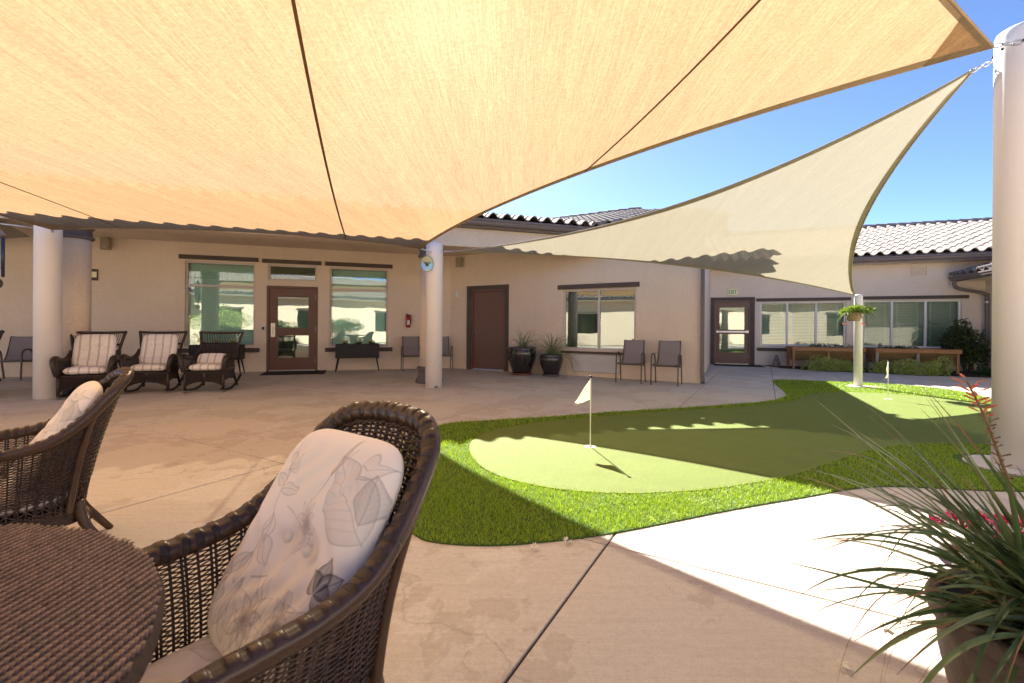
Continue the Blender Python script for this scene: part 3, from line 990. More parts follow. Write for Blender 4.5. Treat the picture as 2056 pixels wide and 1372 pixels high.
def column(cs, label):
    c = empty('porch_column')
    tag(c, label, 'column', 'porch columns')
    p = F1 @ Vector((cs, -3.22, 0))
    c.location = p
    MB().lathe([(0.20, 0.16), (0.20, 2.64)], 36).build('shaft', M['stucco'], c, smooth=True)
    MB().lathe([(0.285, 0.0), (0.285, 0.05), (0.275, 0.075), (0.25, 0.09), (0.235, 0.16), (0.225, 0.26), (0.25, 0.275), (0.258, 0.30), (0.25, 0.325), (0.21, 0.34)], 36).build('base', M['bronze_cap'], c, smooth=True)
    MB().lathe([(0.205, 2.60), (0.235, 2.61), (0.245, 2.635), (0.235, 2.66), (0.212, 2.67), (0.212, 2.775), (0.24, 2.79), (0.245, 2.85)], 36).build('capital', M['bronze_cap'], c, smooth=True)
def s_of(x, y, a, b):
    n = math.sqrt(1 + b * b)
    return (x + b * (y - a)) / n
column(s_of(-1.74, 9.44, 13.3275, 0.31474), 'round stucco porch column just behind the slim cream post')
column(s_of(-7.42, 7.61, 13.3275, 0.31474), 'round stucco porch column with grey capital behind the rocking chairs')

# half-glazed entrance door
def door(par, s0, s1, z1, mat, lites, fr=0.055, y=0.03, frame_mat='door'):
    f = MB()
    f.box(s0, s0 + fr, y - 0.035, y + 0.10, 0.0, z1); f.box(s1 - fr, s1, y - 0.035, y + 0.10, 0.0, z1); f.box(s0 + fr, s1 - fr, y - 0.035, y + 0.10, z1 - fr, z1)
    d = f.build('door', M[frame_mat], par, bevel=0.004)
    a, b, c, e = s0 + fr + 0.004, s1 - fr - 0.004, 0.035, z1 - fr - 0.004
    lf = MB()
    xs = sorted({a, b, *[l[0] for l in lites], *[l[1] for l in lites]})
    zs = sorted({c, e, *[l[2] for l in lites], *[l[3] for l in lites]})
    for i in range(len(xs) - 1):
        for j in range(len(zs) - 1):
            mx, mz = (xs[i] + xs[i + 1]) / 2, (zs[j] + zs[j + 1]) / 2
            if any(l[0] < mx < l[1] and l[2] < mz < l[3] for l in lites):
                continue
            lf.add([(xs[i], y, zs[j]), (xs[i + 1], y, zs[j]), (xs[i + 1], y, zs[j + 1]), (xs[i], y, zs[j + 1])], [(0, 1, 2, 3)])
    for l in lites:
        q = [(l[0], l[2]), (l[1], l[2]), (l[1], l[3]), (l[0], l[3])]
        for k in range(4):
            p, r = q[k], q[(k + 1) % 4]
            lf.add([(p[0], y, p[1]), (r[0], y, r[1]), (r[0], y + 0.04, r[1]), (p[0], y + 0.04, p[1])], [(0, 1, 2, 3)])
        t = 0.028
        for (x0, x1, z0, z2) in ((l[0] - t, l[1] + t, l[2] - t, l[2]), (l[0] - t, l[1] + t, l[3], l[3] + t), (l[0] - t, l[0], l[2], l[3]), (l[1], l[1] + t, l[2], l[3])):
            lf.box(x0, x1, y - 0.008, y - 0.0005, z0, z2)
    lf.box(a, b, y + 0.041, y + 0.045, c, e) if not lites else None
    lf.build('leaf', M[mat], d)
    for l in lites:
        MB().box(l[0], l[1], y + 0.018, y + 0.024, l[2], l[3]).build('pane', M['clear'], d)
    if lites:
        MB().add([(s0, y + 0.6, 0), (s1, y + 0.6, 0), (s1, y + 0.6, z1), (s0, y + 0.6, z1)], [(0, 1, 2, 3)]).build('room', M['dark_room'], d)
    MB().box(a, b, y - 0.03, y + 0.09, 0.0, 0.030).build('threshold', M['steel'], d)
    for hz in (0.22, 1.02, 1.86):
        MB().tube([(b + 0.006, y - 0.012, hz), (b + 0.006, y - 0.012, hz + 0.13)], 0.011, 8).build('hinge', M['steel'], d)
    return d
d1 = door(b1, -6.53, -5.325, 2.19, 'door', [(-6.28, -5.555, 1.12, 1.905), (-6.265, -5.55, 0.345, 0.92)])
hp = MB(); hp.box(-6.43, -6.335, 0.016, 0.029, 0.88, 1.235)
hp.build('handle_plate', M['nickel'], d1, bevel=0.004)
MB().tube(spline([(-6.385, 0.015, 0.97), (-6.385, -0.045, 0.985), (-6.385, -0.05, 1.06), (-6.385, -0.045, 1.13), (-6.385, 0.015, 1.145)], 5), 0.010, 8).build('handle', M['nickel'], d1, smooth=True)
MB().ball((-6.39, 0.012, 1.20), 0.018).build('lock', M['steel'], d1, smooth=True)

# ------------------------------------------------------------------ building 2: plain wing
b2 = empty('stucco_building', mat=F2)
tag(b2, 'tan stucco wing with a solid brown door and a wall air-conditioner grille', 'building', 'courtyard building wings')
holes2 = [(-1.30, -0.20, 0.0, 2.18), (1.435, 3.225, 0.64, 2.095)]
wall_mesh(-2.02, 4.585, 0.0, 3.22, holes2).build('wall', M['stucco'], b2)
P0 = F2.inverted() @ Vector((6.59, 14.92, 0))
rw = MB()
rw.add([(4.585, 0.0, 0), (P0.x, P0.y, 0), (P0.x, P0.y, 3.3), (4.585, 0, 3.3), (4.3, 0.3, 0), (P0.x - .3, P0.y, 0), (P0.x - .3, P0.y, 3.3), (4.3, .3, 3.3)], [(0, 1, 2, 3), (7, 6, 5, 4), (3, 2, 6, 7)])
rw.build('return_wall', M['stucco_far'], b2)
MB().box(-3.2, 5.1, -0.52, 0.36, 3.20, 3.27).build('soffit', M['stucco'], b2)
MB().box(-2.6, 5.15, -0.545, -0.522, 3.20, 3.42).build('fascia', M['fascia'], b2)
gutter(b2, -0.9, 5.15, -0.548, 3.27)
roof(b2, F2, -3.0, 5.2, -0.68, 3.43, 0.30, 5.0, vis_mid, hipR=3.4, hipL=-2.0)
d2 = door(b2, -1.30, -0.20, 2.18, 'door', [], fr=0.05)
tr = MB(); tr.box(-1.43, -1.301, -0.035, 0.01, 0.0, 2.30); tr.box(-0.199, -0.10, -0.035, 0.01, 0.0, 2.30); tr.box(-1.301, -0.199, -0.035, 0.01, 2.181, 2.30)
tr.build('door_trim', M['trim'], b2)
MB().lathe([(0.032, 0), (0.032, 0.012), (0.014, 0.016), (0.014, 0.05)], 14).build('rose', M['steel'], d2, smooth=True)
bpy.data.objects['rose'].matrix_local = Matrix.Translation((-1.17, 0.029, 1.0)) @ Matrix.Rotation(math.radians(90), 4, 'X')
MB().tube(spline([(-1.17, -0.02, 1.0), (-1.12, -0.025, 1.0), (-1.05, -0.02, 0.997)], 4), 0.011, 8).build('handle', M['steel'], d2, smooth=True)
window(b2, 1.435, 3.225, 0.64, 2.095, mull=(2.34,), fmat='frame', glass='clear', blind='none', muntins=(('v', 0.16), ('v', 0.84), ('h', 0.1), ('h', 0.9)))
lintel(b2, 1.31, 3.31, 2.105, 2.215); lintel(b2, 1.40, 3.26, 0.545, 0.60, 'sill', 0.05)
ac = MB(); ac.box(1.75, 2.89, -0.05, 0.02, 0.11, 0.53)
acu = ac.build('air_conditioner_grille', M['speaker'], b2)
sl = MB()
for k in range(15):
    z = 0.125 + k * 0.0267
    sl.box(1.752, 2.888, -0.085, -0.052, z, z + 0.018)
sl.build('louvre', M['grille'], acu, kind='stuff')
# orange cushion chair glimpsed inside the wing window
inn = MB(); inn.ball((1.85, 1.1, 0.95), 0.22, 12, 8, (1, 0.5, 0.8))
cm = pbr('orange_cushion', (0.65, 0.14, 0.05), 0.8)
inn.build('room_cushion', cm, b2, smooth=True)
dsb = MB()
dsb.box(4.60, 4.68, -0.075, -0.005, 0.16, 3.2)
ds = dsb.build('downspout', M['gutter'], b2, bevel=0.008)
MB().bar((4.64, -0.04, 0.17), (4.66, -0.13, 0.03), 0.08, 0.07).build('shoe', M['gutter'], ds)

# ------------------------------------------------------------------ building 3: far wing
b3 = empty('stucco_building', mat=F3)
tag(b3, 'far stucco wing with a row of white-framed windows and an exit door', 'building', 'courtyard building wings')
holes3 = [(7.12, 8.20, 0.0, 2.10), (8.485, 10.80, 0.64, 2.035), (11.235, 13.545, 0.65, 2.04)]
wall_mesh(6.4, 14.4, 0.0, 3.3, holes3).build('wall', M['stucco_far'], b3)
MB().box(5.0, 16.0, -0.5, 0.36, 3.10, 3.16).build('soffit', M['stucco_far'], b3)
MB().box(5.0, 16.0, -0.525, -0.502, 3.10, 3.32).build('fascia', M['fascia'], b3)
gutter(b3, 5.0, 16.0, -0.527, 3.14)
roof(b3, F3, 5.0, 19.1, -0.66, 3.31, 0.335, 4.7, vis_far, hipL=0.0, hipR=0.0)
d3 = door(b3, 7.12, 8.20, 2.10, 'door_far', [(7.29, 8.03, 1.14, 1.87), (7.29, 8.03, 0.40, 1.00)], fr=0.05, frame_mat='door_far')
tr = MB(); tr.box(7.02, 7.119, -0.035, 0.01, 0, 2.20); tr.box(8.201, 8.32, -0.035, 0.01, 0, 2.20); tr.box(7.119, 8.201, -0.035, 0.01, 2.101, 2.20)
tr.build('door_trim', M['trim'], b3)
pb = MB(); pb.box(7.20, 8.12, -0.06, -0.02, 1.045, 1.105); pb.box(7.19, 7.24, -0.07, 0.02, 1.03, 1.12); pb.box(8.06, 8.14, -0.075, 0.02, 1.03, 1.12)
pb.build('push_bar', M['steel'], d3, bevel=0.006)
window(b3, 8.485, 10.80, 0.64, 2.035, mull=(9.245, 10.03), fmat='frame_white', glass='far_glass', blind='open')
window(b3, 11.235, 13.545, 0.65, 2.04, mull=(11.95, 12.75), fmat='frame_white', glass='far_glass', blind='open')
lintel(b3, 8.365, 10.91, 2.055, 2.15); lintel(b3, 11.13, 13.69, 2.07, 2.165)
lintel(b3, 8.39, 10.9, 0.47, 0.57, 'sill', 0.05); lintel(b3, 11.15, 13.66, 0.47, 0.57, 'sill', 0.05)
for (a, b) in ((9.85, 10.1), (10.25, 10.5), (11.75, 11.95), (12.35, 12.8), (12.95, 13.3)):
    cu = MB(); cu.grid([[(x, 0.85 + 0.03 * math.sin((x - a) * 60), z) for z in (0.55, 1.3, 2.05)] for x in np.linspace(a, b, 16)])
    cu.build('curtain', M['curtain'], b3, smooth=True)
vt = MB()
vt.box(12.36, 12.76, -0.02, 0.01, 2.745, 2.775); vt.box(12.36, 12.76, -0.02, 0.01, 3.005, 3.035)
vt.box(12.36, 12.385, -0.0195, 0.01, 2.775, 3.005); vt.box(12.735, 12.76, -0.0195, 0.01, 2.775, 3.005)
for k in range(4):
    vt.bar((12.385, -0.006, 2.80 + k * 0.058), (12.735, -0.006, 2.80 + k * 0.058), 0.045, 0.006, up=(0, -0.6, 0.8))
vt.build('wall_vent', M['stucco_far'], b3)

# right-hand wing coming forward: wall, low eave, gutter, downspout
F4 = Matrix.Translation((13.24, 12.54, 0)) @ Matrix.Rotation(math.atan2(-0.337, 0.9415) - math.pi / 2, 4, 'Z')
b4 = empty('stucco_building', mat=F4)
tag(b4, 'low stucco wing with dark gutter at the edge of the far planting bed', 'building', 'courtyard building wings')
wall_mesh(-0.2, 9.0, 0.0, 2.75, []).build('wall', M['stucco_far'], b4)
MB().box(0.2, 9.0, -0.72, 0.3, 2.55, 2.60).build('soffit', M['stucco_far'], b4)
MB().box(0.2, 9.0, -0.745, -0.722, 2.53, 2.70).build('fascia', M['fascia'], b4)
gutter(b4, 0.12, 9.0, -0.747, 2.55)
roof(b4, F4, 0.15, 9.0, -0.87, 2.70, 0.30, 3.2, lambda p: in_view(p, 0.02), cap=True)
dp = MB()
dp.tube(spline([(0.25, -0.80, 2.55), (0.25, -0.80, 2.42), (0.24, -0.66, 2.32), (0.22, -0.30, 2.24), (0.2, -0.10, 2.16), (0.2, -0.07, 2.0), (0.2, -0.07, 0.1)], 6), 0.045, 10)
dpo = dp.build('downspout', M['gutter'], b4, smooth=True)
MB().tube([(0.2, -0.07, 1.93), (0.2, -0.07, 1.97)], 0.048, 12).build('band', M['steel'], dpo)

# ------------------------------------------------------------------ buildings behind the photographer (they light and mirror in the panes)
def back_building(loc, rz, w, label, wins):
    fr = Matrix.Translation(loc) @ Matrix.Rotation(rz, 4, 'Z')
    b = empty('stucco_building', mat=fr)
    tag(b, label, 'building', 'courtyard building wings')
    wall_mesh(-w, w, 0, 3.0, wins).build('wall', M['stucco'], b)
    for a, c, z0, z1 in wins:
        MB().box(a, c, 0.05, 0.06, z0, z1).build('pane', M['teal'], b)
        MB().box(a - 0.2, c + 0.2, 0.33, 0.34, z0 - 0.2, z1 + 0.2).build('room', M['dark_room'], b)
        lintel(b, a - 0.1, c + 0.1, z1 + 0.03, z1 + 0.14)
    MB().box(-w, w, -0.6, 0.3, 3.0, 3.06).build('soffit', M['stucco'], b)
    MB().box(-w, w, -0.63, -0.602, 3.0, 3.22).build('fascia', M['fascia'], b)
    roof(b, fr, -w, w, -0.75, 3.22, 0.33, 4.5, lambda p: False)
back_building((-1.5, -8.2, 0), math.pi, 8.0, 'sunlit stucco wing mirrored in the teal windows', [(-6, -4.4, 0.8, 2.2), (-1, 0.8, 0.8, 2.2), (4, 5.8, 0.8, 2.2)])
back_building((10.2, -4.6, 0), math.pi + 0.70, 6.5, 'sunlit stucco wing mirrored in the far window row', [(-3.5, -2, 0.8, 2.2), (1.0, 2.6, 0.8, 2.2)])
back_building((-13.4, -3.2, 0), math.pi - 0.66, 6.5, 'sunlit stucco wing mirrored in the plain wing window', [(-5, -3.4, 0.8, 2.2), (0, 1.6, 0.8, 2.2), (4, 5.6, 0.8, 2.2)])

def shrub_tree(loc, h, r, seed, label, mats):
    e = empty('garden_tree', loc)
    tag(e, label, 'tree', 'trees mirrored in the windows')
    tb = MB()
    tb.tube(spline([(0, 0, 0), (0.05, 0.02, h * 0.3), (-0.04, 0.03, h * 0.55), (0.02, 0, h * 0.8)], 4), list(np.linspace(0.09, 0.03, 13)), 8)
    for k in range(6):
        a = k * 1.05 + seed
        tb.tube(spline([(0, 0, h * 0.42), (0.3 * r * math.cos(a), 0.3 * r * math.sin(a), h * 0.6), (0.65 * r * math.cos(a), 0.65 * r * math.sin(a), h * 0.72)], 4), list(np.linspace(0.04, 0.012, 9)), 6)
    tb.build('trunk', M['bark'], e, smooth=True)
    p, d = blob_points(5200, (r, r, h * 0.42), 10, seed, 0.5)
    p[:, 2] += h * 0.66
    leaf_cloud('crown', p, d, 0.085, mats, e, None, 0.5)
shrub_tree((-6.8, -6.6, 0), 2.4, 1.7, 3, 'round leafy garden tree mirrored in the first teal window', [M['leaf_light']])
shrub_tree((-3.4, -6.9, 0), 1.7, 1.8, 5, 'low clipped garden tree mirrored in the entrance door', [M['leaf']])
shrub_tree((0.3, -7.0, 0), 1.8, 2.1, 8, 'broad low garden tree mirrored in the second teal window', [M['leaf']])

# ------------------------------------------------------------------ sail posts
def post(name_label, x, y, r, h, foot=None):
    p = empty('sail_post', (x, y, 0))
    tag(p, name_label, 'post', 'shade sail posts')
    MB().lathe([(r, 0.0), (r, h - 0.09), (r * 0.985, h - 0.055), (r * 0.92, h - 0.025), (r * 0.75, h - 0.008), (r * 0.4, h), (0.001, h + 0.001)], 40).build('tube', M['post'], p, smooth=True)
    if foot:
        MB().lathe([(foot, -0.01), (foot, 0.014), (foot - 0.008, 0.020), (r, 0.021)], 40, cap=False).build('footing', M['footing'], p)
    return p
pl = post('stout cream sail post before the porch column with grey capital', -7.30, 7.05, 0.162, 2.92)
pc = post('slim cream sail post rising at the end of the putting green side', -1.50, 8.62, 0.160, 2.79)
pr = post('thick cream sail post at the frame edge standing in the turf', 4.27, 3.765, 0.165, 3.70, 0.34)
ps = post('short thin white sail post carrying a hanging basket', 7.03, 9.10, 0.073, 1.88, 0.20)
cp = MB()
for k in range(8):
    a = k * math.pi / 4
    cp.ball((0.167 * math.cos(a), 0.167 * math.sin(a), 3.52), 0.012, 8, 5)
cp.build('bolt', M['black'], pr)
tgb = MB(); tgb.box(-0.0, 0.014, -0.03, 0.03, 0.012, 0.04)
o = tgb.build('clip', M['bronze'], pc); o.matrix_local = Matrix.Translation((0.07, -0.145, 0)) @ Matrix.Rotation(math.radians(-60), 4, 'Z')
pfoot = MB(); pfoot.box(-0.19, 0.42, -0.16, 0.13, 0.0, 0.012)
pfoot.build('footing_pad', M['footing'], ps)

# ------------------------------------------------------------------ shade sails
def arc(a, b, sag, n):
    a, b, sag = map(np.array, (a, b, sag))
    t = np.linspace(0, 1, n)[:, None]
    return a * (1 - t) + b * t + 4 * t * (1 - t) * sag
A_, B_, C_, D_ = (-7.12, 6.93, 2.63), (-1.72, 8.39, 2.63), (4.03, 3.77, 3.54), (-8.0, -4.5, 3.05)
NU = 72
eAB = arc(A_, B_, (0.12, -0.33, 0.06), NU)
eDC = arc(D_, C_, (-0.06, 0.14, -0.02), NU)
eAD = arc(A_, D_, (0.35, 0.0, 0.05), NU)
eBC = arc(B_, C_, (-0.557, -0.507, -0.10), NU)
uu, vv = np.meshgrid(np.linspace(0, 1, NU), np.linspace(0, 1, NU), indexing='ij')
u3, v3 = uu[..., None], vv[..., None]
S = ((1 - v3) * eAB[:, None, :] + v3 * eDC[:, None, :] + (1 - u3) * eAD[None, :, :] + u3 * eBC[None, :, :]
     - ((1 - u3) * (1 - v3) * np.array(A_) + u3 * (1 - v3) * np.array(B_) + u3 * v3 * np.array(C_) + (1 - u3) * v3 * np.array(D_)))
S[..., 2] -= 0.30 * np.sin(math.pi * uu) * np.sin(math.pi * vv)
sail = empty('shade_sail')
tag(sail, 'huge tan shade sail stretched overhead between the posts', 'shade sail', 'shade sails')
MB().grid(S.tolist()).build('canopy', M['sail'], sail, smooth=True)
def hem(parent, P0, P1, mat, drop=0.006):
    dz = np.array([0, 0, -drop])
    MB().grid([(P0 + dz).tolist(), (P1 + dz).tolist()]).build('hem', mat, parent, smooth=True)
    MB().tube(P0.tolist(), 0.012, 8).build('edge_cable', mat, parent, smooth=True)
def lerp(a, b, t): return a * (1 - t) + b * t
hem(sail, S[:, 0], lerp(S[:, 0], S[:, 1], 0.35), M['hem'])
hem(sail, S[:, -1], lerp(S[:, -1], S[:, -2], 0.45), M['hem'])
hem(sail, S[0], lerp(S[0], S[1], 0.7), M['hem'])
hem(sail, S[-1], lerp(S[-1], S[-2], 0.7), M['hem'])
D1 = np.array([0.9538, 0.3002])
sval = S[..., 0] * D1[0] + S[..., 1] * D1[1]
for s0 in (-7.0, -3.72, -0.42, 2.42):
    pts = []
    for j in range(NU):
        col_ = sval[:, j]
        k = np.where((col_[:-1] - s0) * (col_[1:] - s0) <= 0)[0]
        if len(k):
            k = k[0]
            t = (s0 - col_[k]) / (col_[k + 1] - col_[k] + 1e-12)
            pts.append(lerp(S[k, j], S[k + 1, j], t))
    if len(pts) > 3:
        pts = np.array(pts)
        w = np.array([D1[0], D1[1], 0]) * 0.011
        dz = np.array([0, 0, -0.007])
        MB().grid([(pts - w + dz).tolist(), (pts + dz * 1.7).tolist(), (pts + w + dz).tolist()]).build('seam', M['seam'], sail, smooth=True)
# corner patches
for (i, j, di, dj) in ((0, 0, 1, 1), (NU - 1, 0, -1, 1), (NU - 1, NU - 1, -1, -1)):
    k = 5 if i == 0 else 4
    G_ = [[S[i + di * a, j + dj * b] + np.array([0, 0, -0.011]) for b in range(k - a + 1)] for a in range(k + 1)]
    mb = MB()
    for a in range(k):
        r0, r1 = G_[a], G_[a + 1]
        for b in range(len(r1)):
            mb.add([r0[b], r0[b + 1], r1[b]], [(0, 1, 2)])
            if b + 1 < len(r1):
                mb.add([r0[b + 1], r1[b + 1], r1[b]], [(0, 1, 2)])
    mb.build('corner_patch', M['patch'], sail)

Q = [np.array(p) for p in ((-1.14, 8.45, 2.585), (4.07, 3.97, 3.46), (6.83, 8.95, 1.855))]
sags = {(0, 1): np.array([0.575, 0.292, -0.176]), (0, 2): np.array([0.104, -0.384, 0.126]), (1, 2): np.array([-0.334, 0.103, 0.021])}
NT = 48
def tri(b0, b1, b2):
    return b0 * Q[0] + b1 * Q[1] + b2 * Q[2] + 4 * (b0 * b1 * sags[(0, 1)] + b0 * b2 * sags[(0, 2)] + b1 * b2 * sags[(1, 2)])
sail2 = empty('shade_sail')
tag(sail2, 'smaller pale cream triangular shade sail over the putting green', 'shade sail', 'shade sails')
mb = MB(); idx = {}
for i in range(NT + 1):
    for j in range(NT + 1 - i):
        idx[i, j] = len(mb.v)
        mb.v.append(tuple(tri(1 - (i + j) / NT, i / NT, j / NT)))
for i in range(NT):
    for j in range(NT - i):
        mb.f.append((idx[i, j], idx[i + 1, j], idx[i, j + 1])); mb.mi.append(0)
        if i + j < NT - 1:
            mb.f.append((idx[i + 1, j], idx[i + 1, j + 1], idx[i, j + 1])); mb.mi.append(0)
mb.build('canopy', M['sail2'], sail2, smooth=True)
tt = np.linspace(0, 1, 60)
cen = sum(Q) / 3
for e, f_ in ((lambda t: (1 - t, t, 0), 0), (lambda t: (1 - t, 0, t), 0), (lambda t: (0, 1 - t, t), 0)):
    P0 = np.array([tri(*e(t)) for t in tt])
    inw = cen - P0
    inw /= np.linalg.norm(inw, axis=1)[:, None]
    wd = 0.085 * np.clip(np.minimum(tt, 1 - tt) * 30, 0.15, 1)[:, None]
    P1 = P0 + inw * wd
    # keep the hem on the cloth: project towards the surface by re-evaluating barycentrics
    B0 = np.array([e(t) for t in tt]); Bc = np.array([1 / 3] * 3)
    step = wd / np.linalg.norm(cen - P0, axis=1)[:, None]
    P1 = np.array([tri(*(b * (1 - s) + Bc * s)) for b, s in zip(B0, step[:, 0])])
    hem(sail2, P0, P1, M['hem2'])

def link_gear(name, a, b, label, turn=True):
    g = empty(name)
    tag(g, label, 'fitting', 'steel sail fittings')
    a, b = np.array(a), np.array(b)
    L_ = np.linalg.norm(b - a)
    d = (b - a) / L_
    if turn:
        MB().tube([a + d * L_ * 0.22, a + d * L_ * 0.24, a + d * L_ * 0.72, a + d * L_ * 0.74], [0.008, 0.013, 0.013, 0.008], 10).build('body', M['steel'], g, smooth=True)
        MB().tube([a, a + d * L_ * 0.3], 0.006, 8).build('rod', M['steel'], g)
        MB().tube([a + d * L_ * 0.7, a + d * L_ * 0.9], 0.006, 8).build('rod', M['steel'], g)
    side = np.cross(d, [0, 0, 1.0]); side /= np.linalg.norm(side)
    n = 1 if turn else 4
    for k in range(n):
        c = b - d * (0.03 if turn else L_ * (k + 0.5) / n)
        ax = side if k % 2 else np.array([0, 0, 1.0])
        ln = 0.035 if turn else L_ / n * 0.62
        MB().tube([c + d * math.cos(q) * ln + ax * math.sin(q) * 0.018 for q in np.linspace(0, 2 * math.pi, 14, endpoint=False)], 0.0055, 6, closed=True).build('chain_link', M['steel'], g, smooth=True)
    e = MB(); e.ball(tuple(a), 0.018, 10, 6); e.build('eye_bolt', M['steel'], g, smooth=True)
link_gear('turnbuckle', (-1.55, 8.465, 2.575), (-1.74, 8.39, 2.635), 'short steel rod from the slim post to the big sail corner')
link_gear('turnbuckle', (-1.36, 8.54, 2.60), (-1.11, 8.44, 2.585), 'steel turnbuckle pulling the pale triangular sail to the slim post')
link_gear('turnbuckle', (-7.16, 6.97, 2.60), (-7.10, 6.92, 2.64), 'steel shackle holding the big sail to the stout post')
link_gear('turnbuckle', (-7.42, 7.0, 2.66), (-7.95, 6.78, 2.70), 'steel turnbuckle stretching from the stout post towards the frame edge')
link_gear('chain', (4.20, 3.62, 3.50), (4.01, 3.76, 3.54), 'steel chain from the thick post to the big sail corner', False)
link_gear('chain', (4.21, 3.92, 3.52), (4.06, 3.98, 3.455), 'steel chain from the thick post to the pale sail corner', False)
link_gear('snap_hook', (6.965, 9.07, 1.815), (6.84, 8.96, 1.85), 'thin hook between the short post and the pale sail', False)
# strip of a neighbouring sail at the left frame edge
mb = MB(); mb.grid([[tuple(lerp(np.array(a), np.array(b), t)) for t in np.linspace(0, 1, 8)] for a, b in
    (((-7.85, 6.8, 2.70), (-13, 5.0, 2.9)), ((-8.2, 7.3, 2.78), (-13, 7.5, 3.0)), ((-8.6, 8.0, 2.72), (-13, 9.5, 2.8)))])
s3 = mb.build('shade_sail', M['sail2'], None, smooth=True)
tag(s3, 'sliver of a neighbouring shade sail beyond the stout post', 'shade sail', 'shade sails')

# ------------------------------------------------------------------ round wicker table
TC, TR, TZ = (-1.044, 0.365), 0.605, 0.72
table = empty('patio_table', (TC[0], TC[1], 0))
tag(table, 'round brown wicker table in the near corner', 'table')
MB().lathe([(TR - 0.012, TZ - 0.045), (TR - 0.002, TZ - 0.035), (TR, TZ - 0.018), (TR - 0.006, TZ - 0.006), (TR - 0.03, TZ - 0.002), (0.01, TZ - 0.002)], 96).build('table_top', M['table_rim'], table, smooth=True)
wv = MB()
cw, cl = 0.0074, 0.0155
ni = int(TR / cw) + 2
for i in range(-ni, ni):
    for j in range(-ni, ni):
        ox, oy = i * cw, j * cl * 0.5 + (i % 4) * cl * 0.25
        if (i + 2 * j) % 2:
            continue
        if math.hypot(ox, oy) > TR - 0.007:
            continue
        h = random.uniform(0.0022, 0.0030)
        a = random.uniform(-0.07, 0.07) + 0.5
        ca, sa = math.cos(a), math.sin(a)
        P = []
        for q, z in ((-0.5, -0.002), (-0.22, h), (0.22, h), (0.5, -0.002)):
            row = []
            for w_ in (-0.46, 0.0, 0.46):
                lx, ly = w_ * cw, q * cl * 1.05
                zz = z - (0.0010 if w_ else 0)
                row.append((ox + lx * ca - ly * sa, oy + lx * sa + ly * ca, TZ + zz))
            P.append(row)
        wv.grid(P, flip=True)
wv.build('weave', M['wicker_table'], table, smooth=True, kind='stuff')
MB().lathe([(0.26, 0.0), (0.26, 0.03), (0.20, 0.06), (0.15, 0.35), (0.20, 0.62), (0.30, TZ - 0.045)], 32).build('pedestal', M['wicker'], table, smooth=True)

# ------------------------------------------------------------------ floral cloth printing (flat print, drawn into a colour attribute)
def seg_dist(X, Y, pts):
    d = np.full(X.shape, 9.0)
    for (x0, y0), (x1, y1) in zip(pts[:-1], pts[1:]):
        dx, dy = x1 - x0, y1 - y0
        t = np.clip(((X - x0) * dx + (Y - y0) * dy) / (dx * dx + dy * dy + 1e-12), 0, 1)
        d = np.minimum(d, np.hypot(X - x0 - t * dx, Y - y0 - t * dy))
    return d

class Cloth:
    def __init__(self, n, base=(0.86, 0.765, 0.66)):
        self.u, self.v = np.meshgrid(np.linspace(0, 1, n), np.linspace(0, 1, n), indexing='ij')
        self.c = np.ones((n, n, 3)) * np.array(base)
        self.c *= (1 + 0.03 * np.sin(self.u * 5 + 1) * np.sin(self.v * 4))[..., None]
    def ink(self, mask, col, k):
        m = np.clip(mask, 0, 1)[..., None] * k * 0.82
        self.c = self.c * (1 - m) + np.array(col) * m
    def line(self, pts, w, col=(0.20, 0.165, 0.15), k=0.7):
        self.ink(1 - seg_dist(self.u, self.v, pts) / w, col, k)
    def leaf(self, x, y, ang, ln, wd, col=(0.22, 0.19, 0.175), k=0.6, fill=0.25, veins=6):
        ca, sa = math.cos(ang), math.sin(ang)
        U = ((self.u - x) * ca + (self.v - y) * sa) / ln
        V = (-(self.u - x) * sa + (self.v - y) * ca)
        prof = wd * np.sin(math.pi * np.clip(U, 0, 1) ** 0.8)
        ins = (U > 0) & (U < 1) & (np.abs(V) < prof)
        self.ink(ins * (0.4 + 0.6 * np.abs(V) / (prof + 1e-6)), col, fill)
        edge = (U > -0.02) & (U < 1.02)
        self.ink(edge * (1 - np.abs(np.abs(V) - prof) / 0.0055), col, k)
        self.ink(ins * (1 - np.abs(V) / 0.005), col, k * 0.9)
        for q in range(1, veins):
            t = q / veins
            self.ink(ins * (1 - np.abs((U - t) - np.abs(V) / ln * 0.9) / 0.014), col, k * 0.35)
    def flower(self, x, y, r, col=(0.36, 0.30, 0.27), petals=9):
        for ring, rr in ((0, 1.0), (1, 0.66), (2, 0.36)):
            for q in range(petals):
                a = 2 * math.pi * q / petals + ring * 0.35 + 0.2 * math.sin(q * 3.1)
                self.leaf(x, y, a, r * rr, r * rr * 0.24, col, 0.42, 0.10, 3)
    def butterfly(self, x, y, r, ang, col=(0.045, 0.04, 0.045)):
        for s_, l_, da in ((1, 1.0, 0.5), (1, 0.75, 1.35), (-1, 1.0, -0.35), (-1, 0.7, -1.1)):
            self.leaf(x, y, ang + da, r * l_, r * 0.36, col, 0.9, 0.75, 7)
        self.line([(x - 0.5 * r * math.cos(ang), y - 0.5 * r * math.sin(ang)), (x + 0.5 * r * math.cos(ang), y + 0.5 * r * math.sin(ang))], 0.012, (0.6, 0.57, 0.54), 0.8)

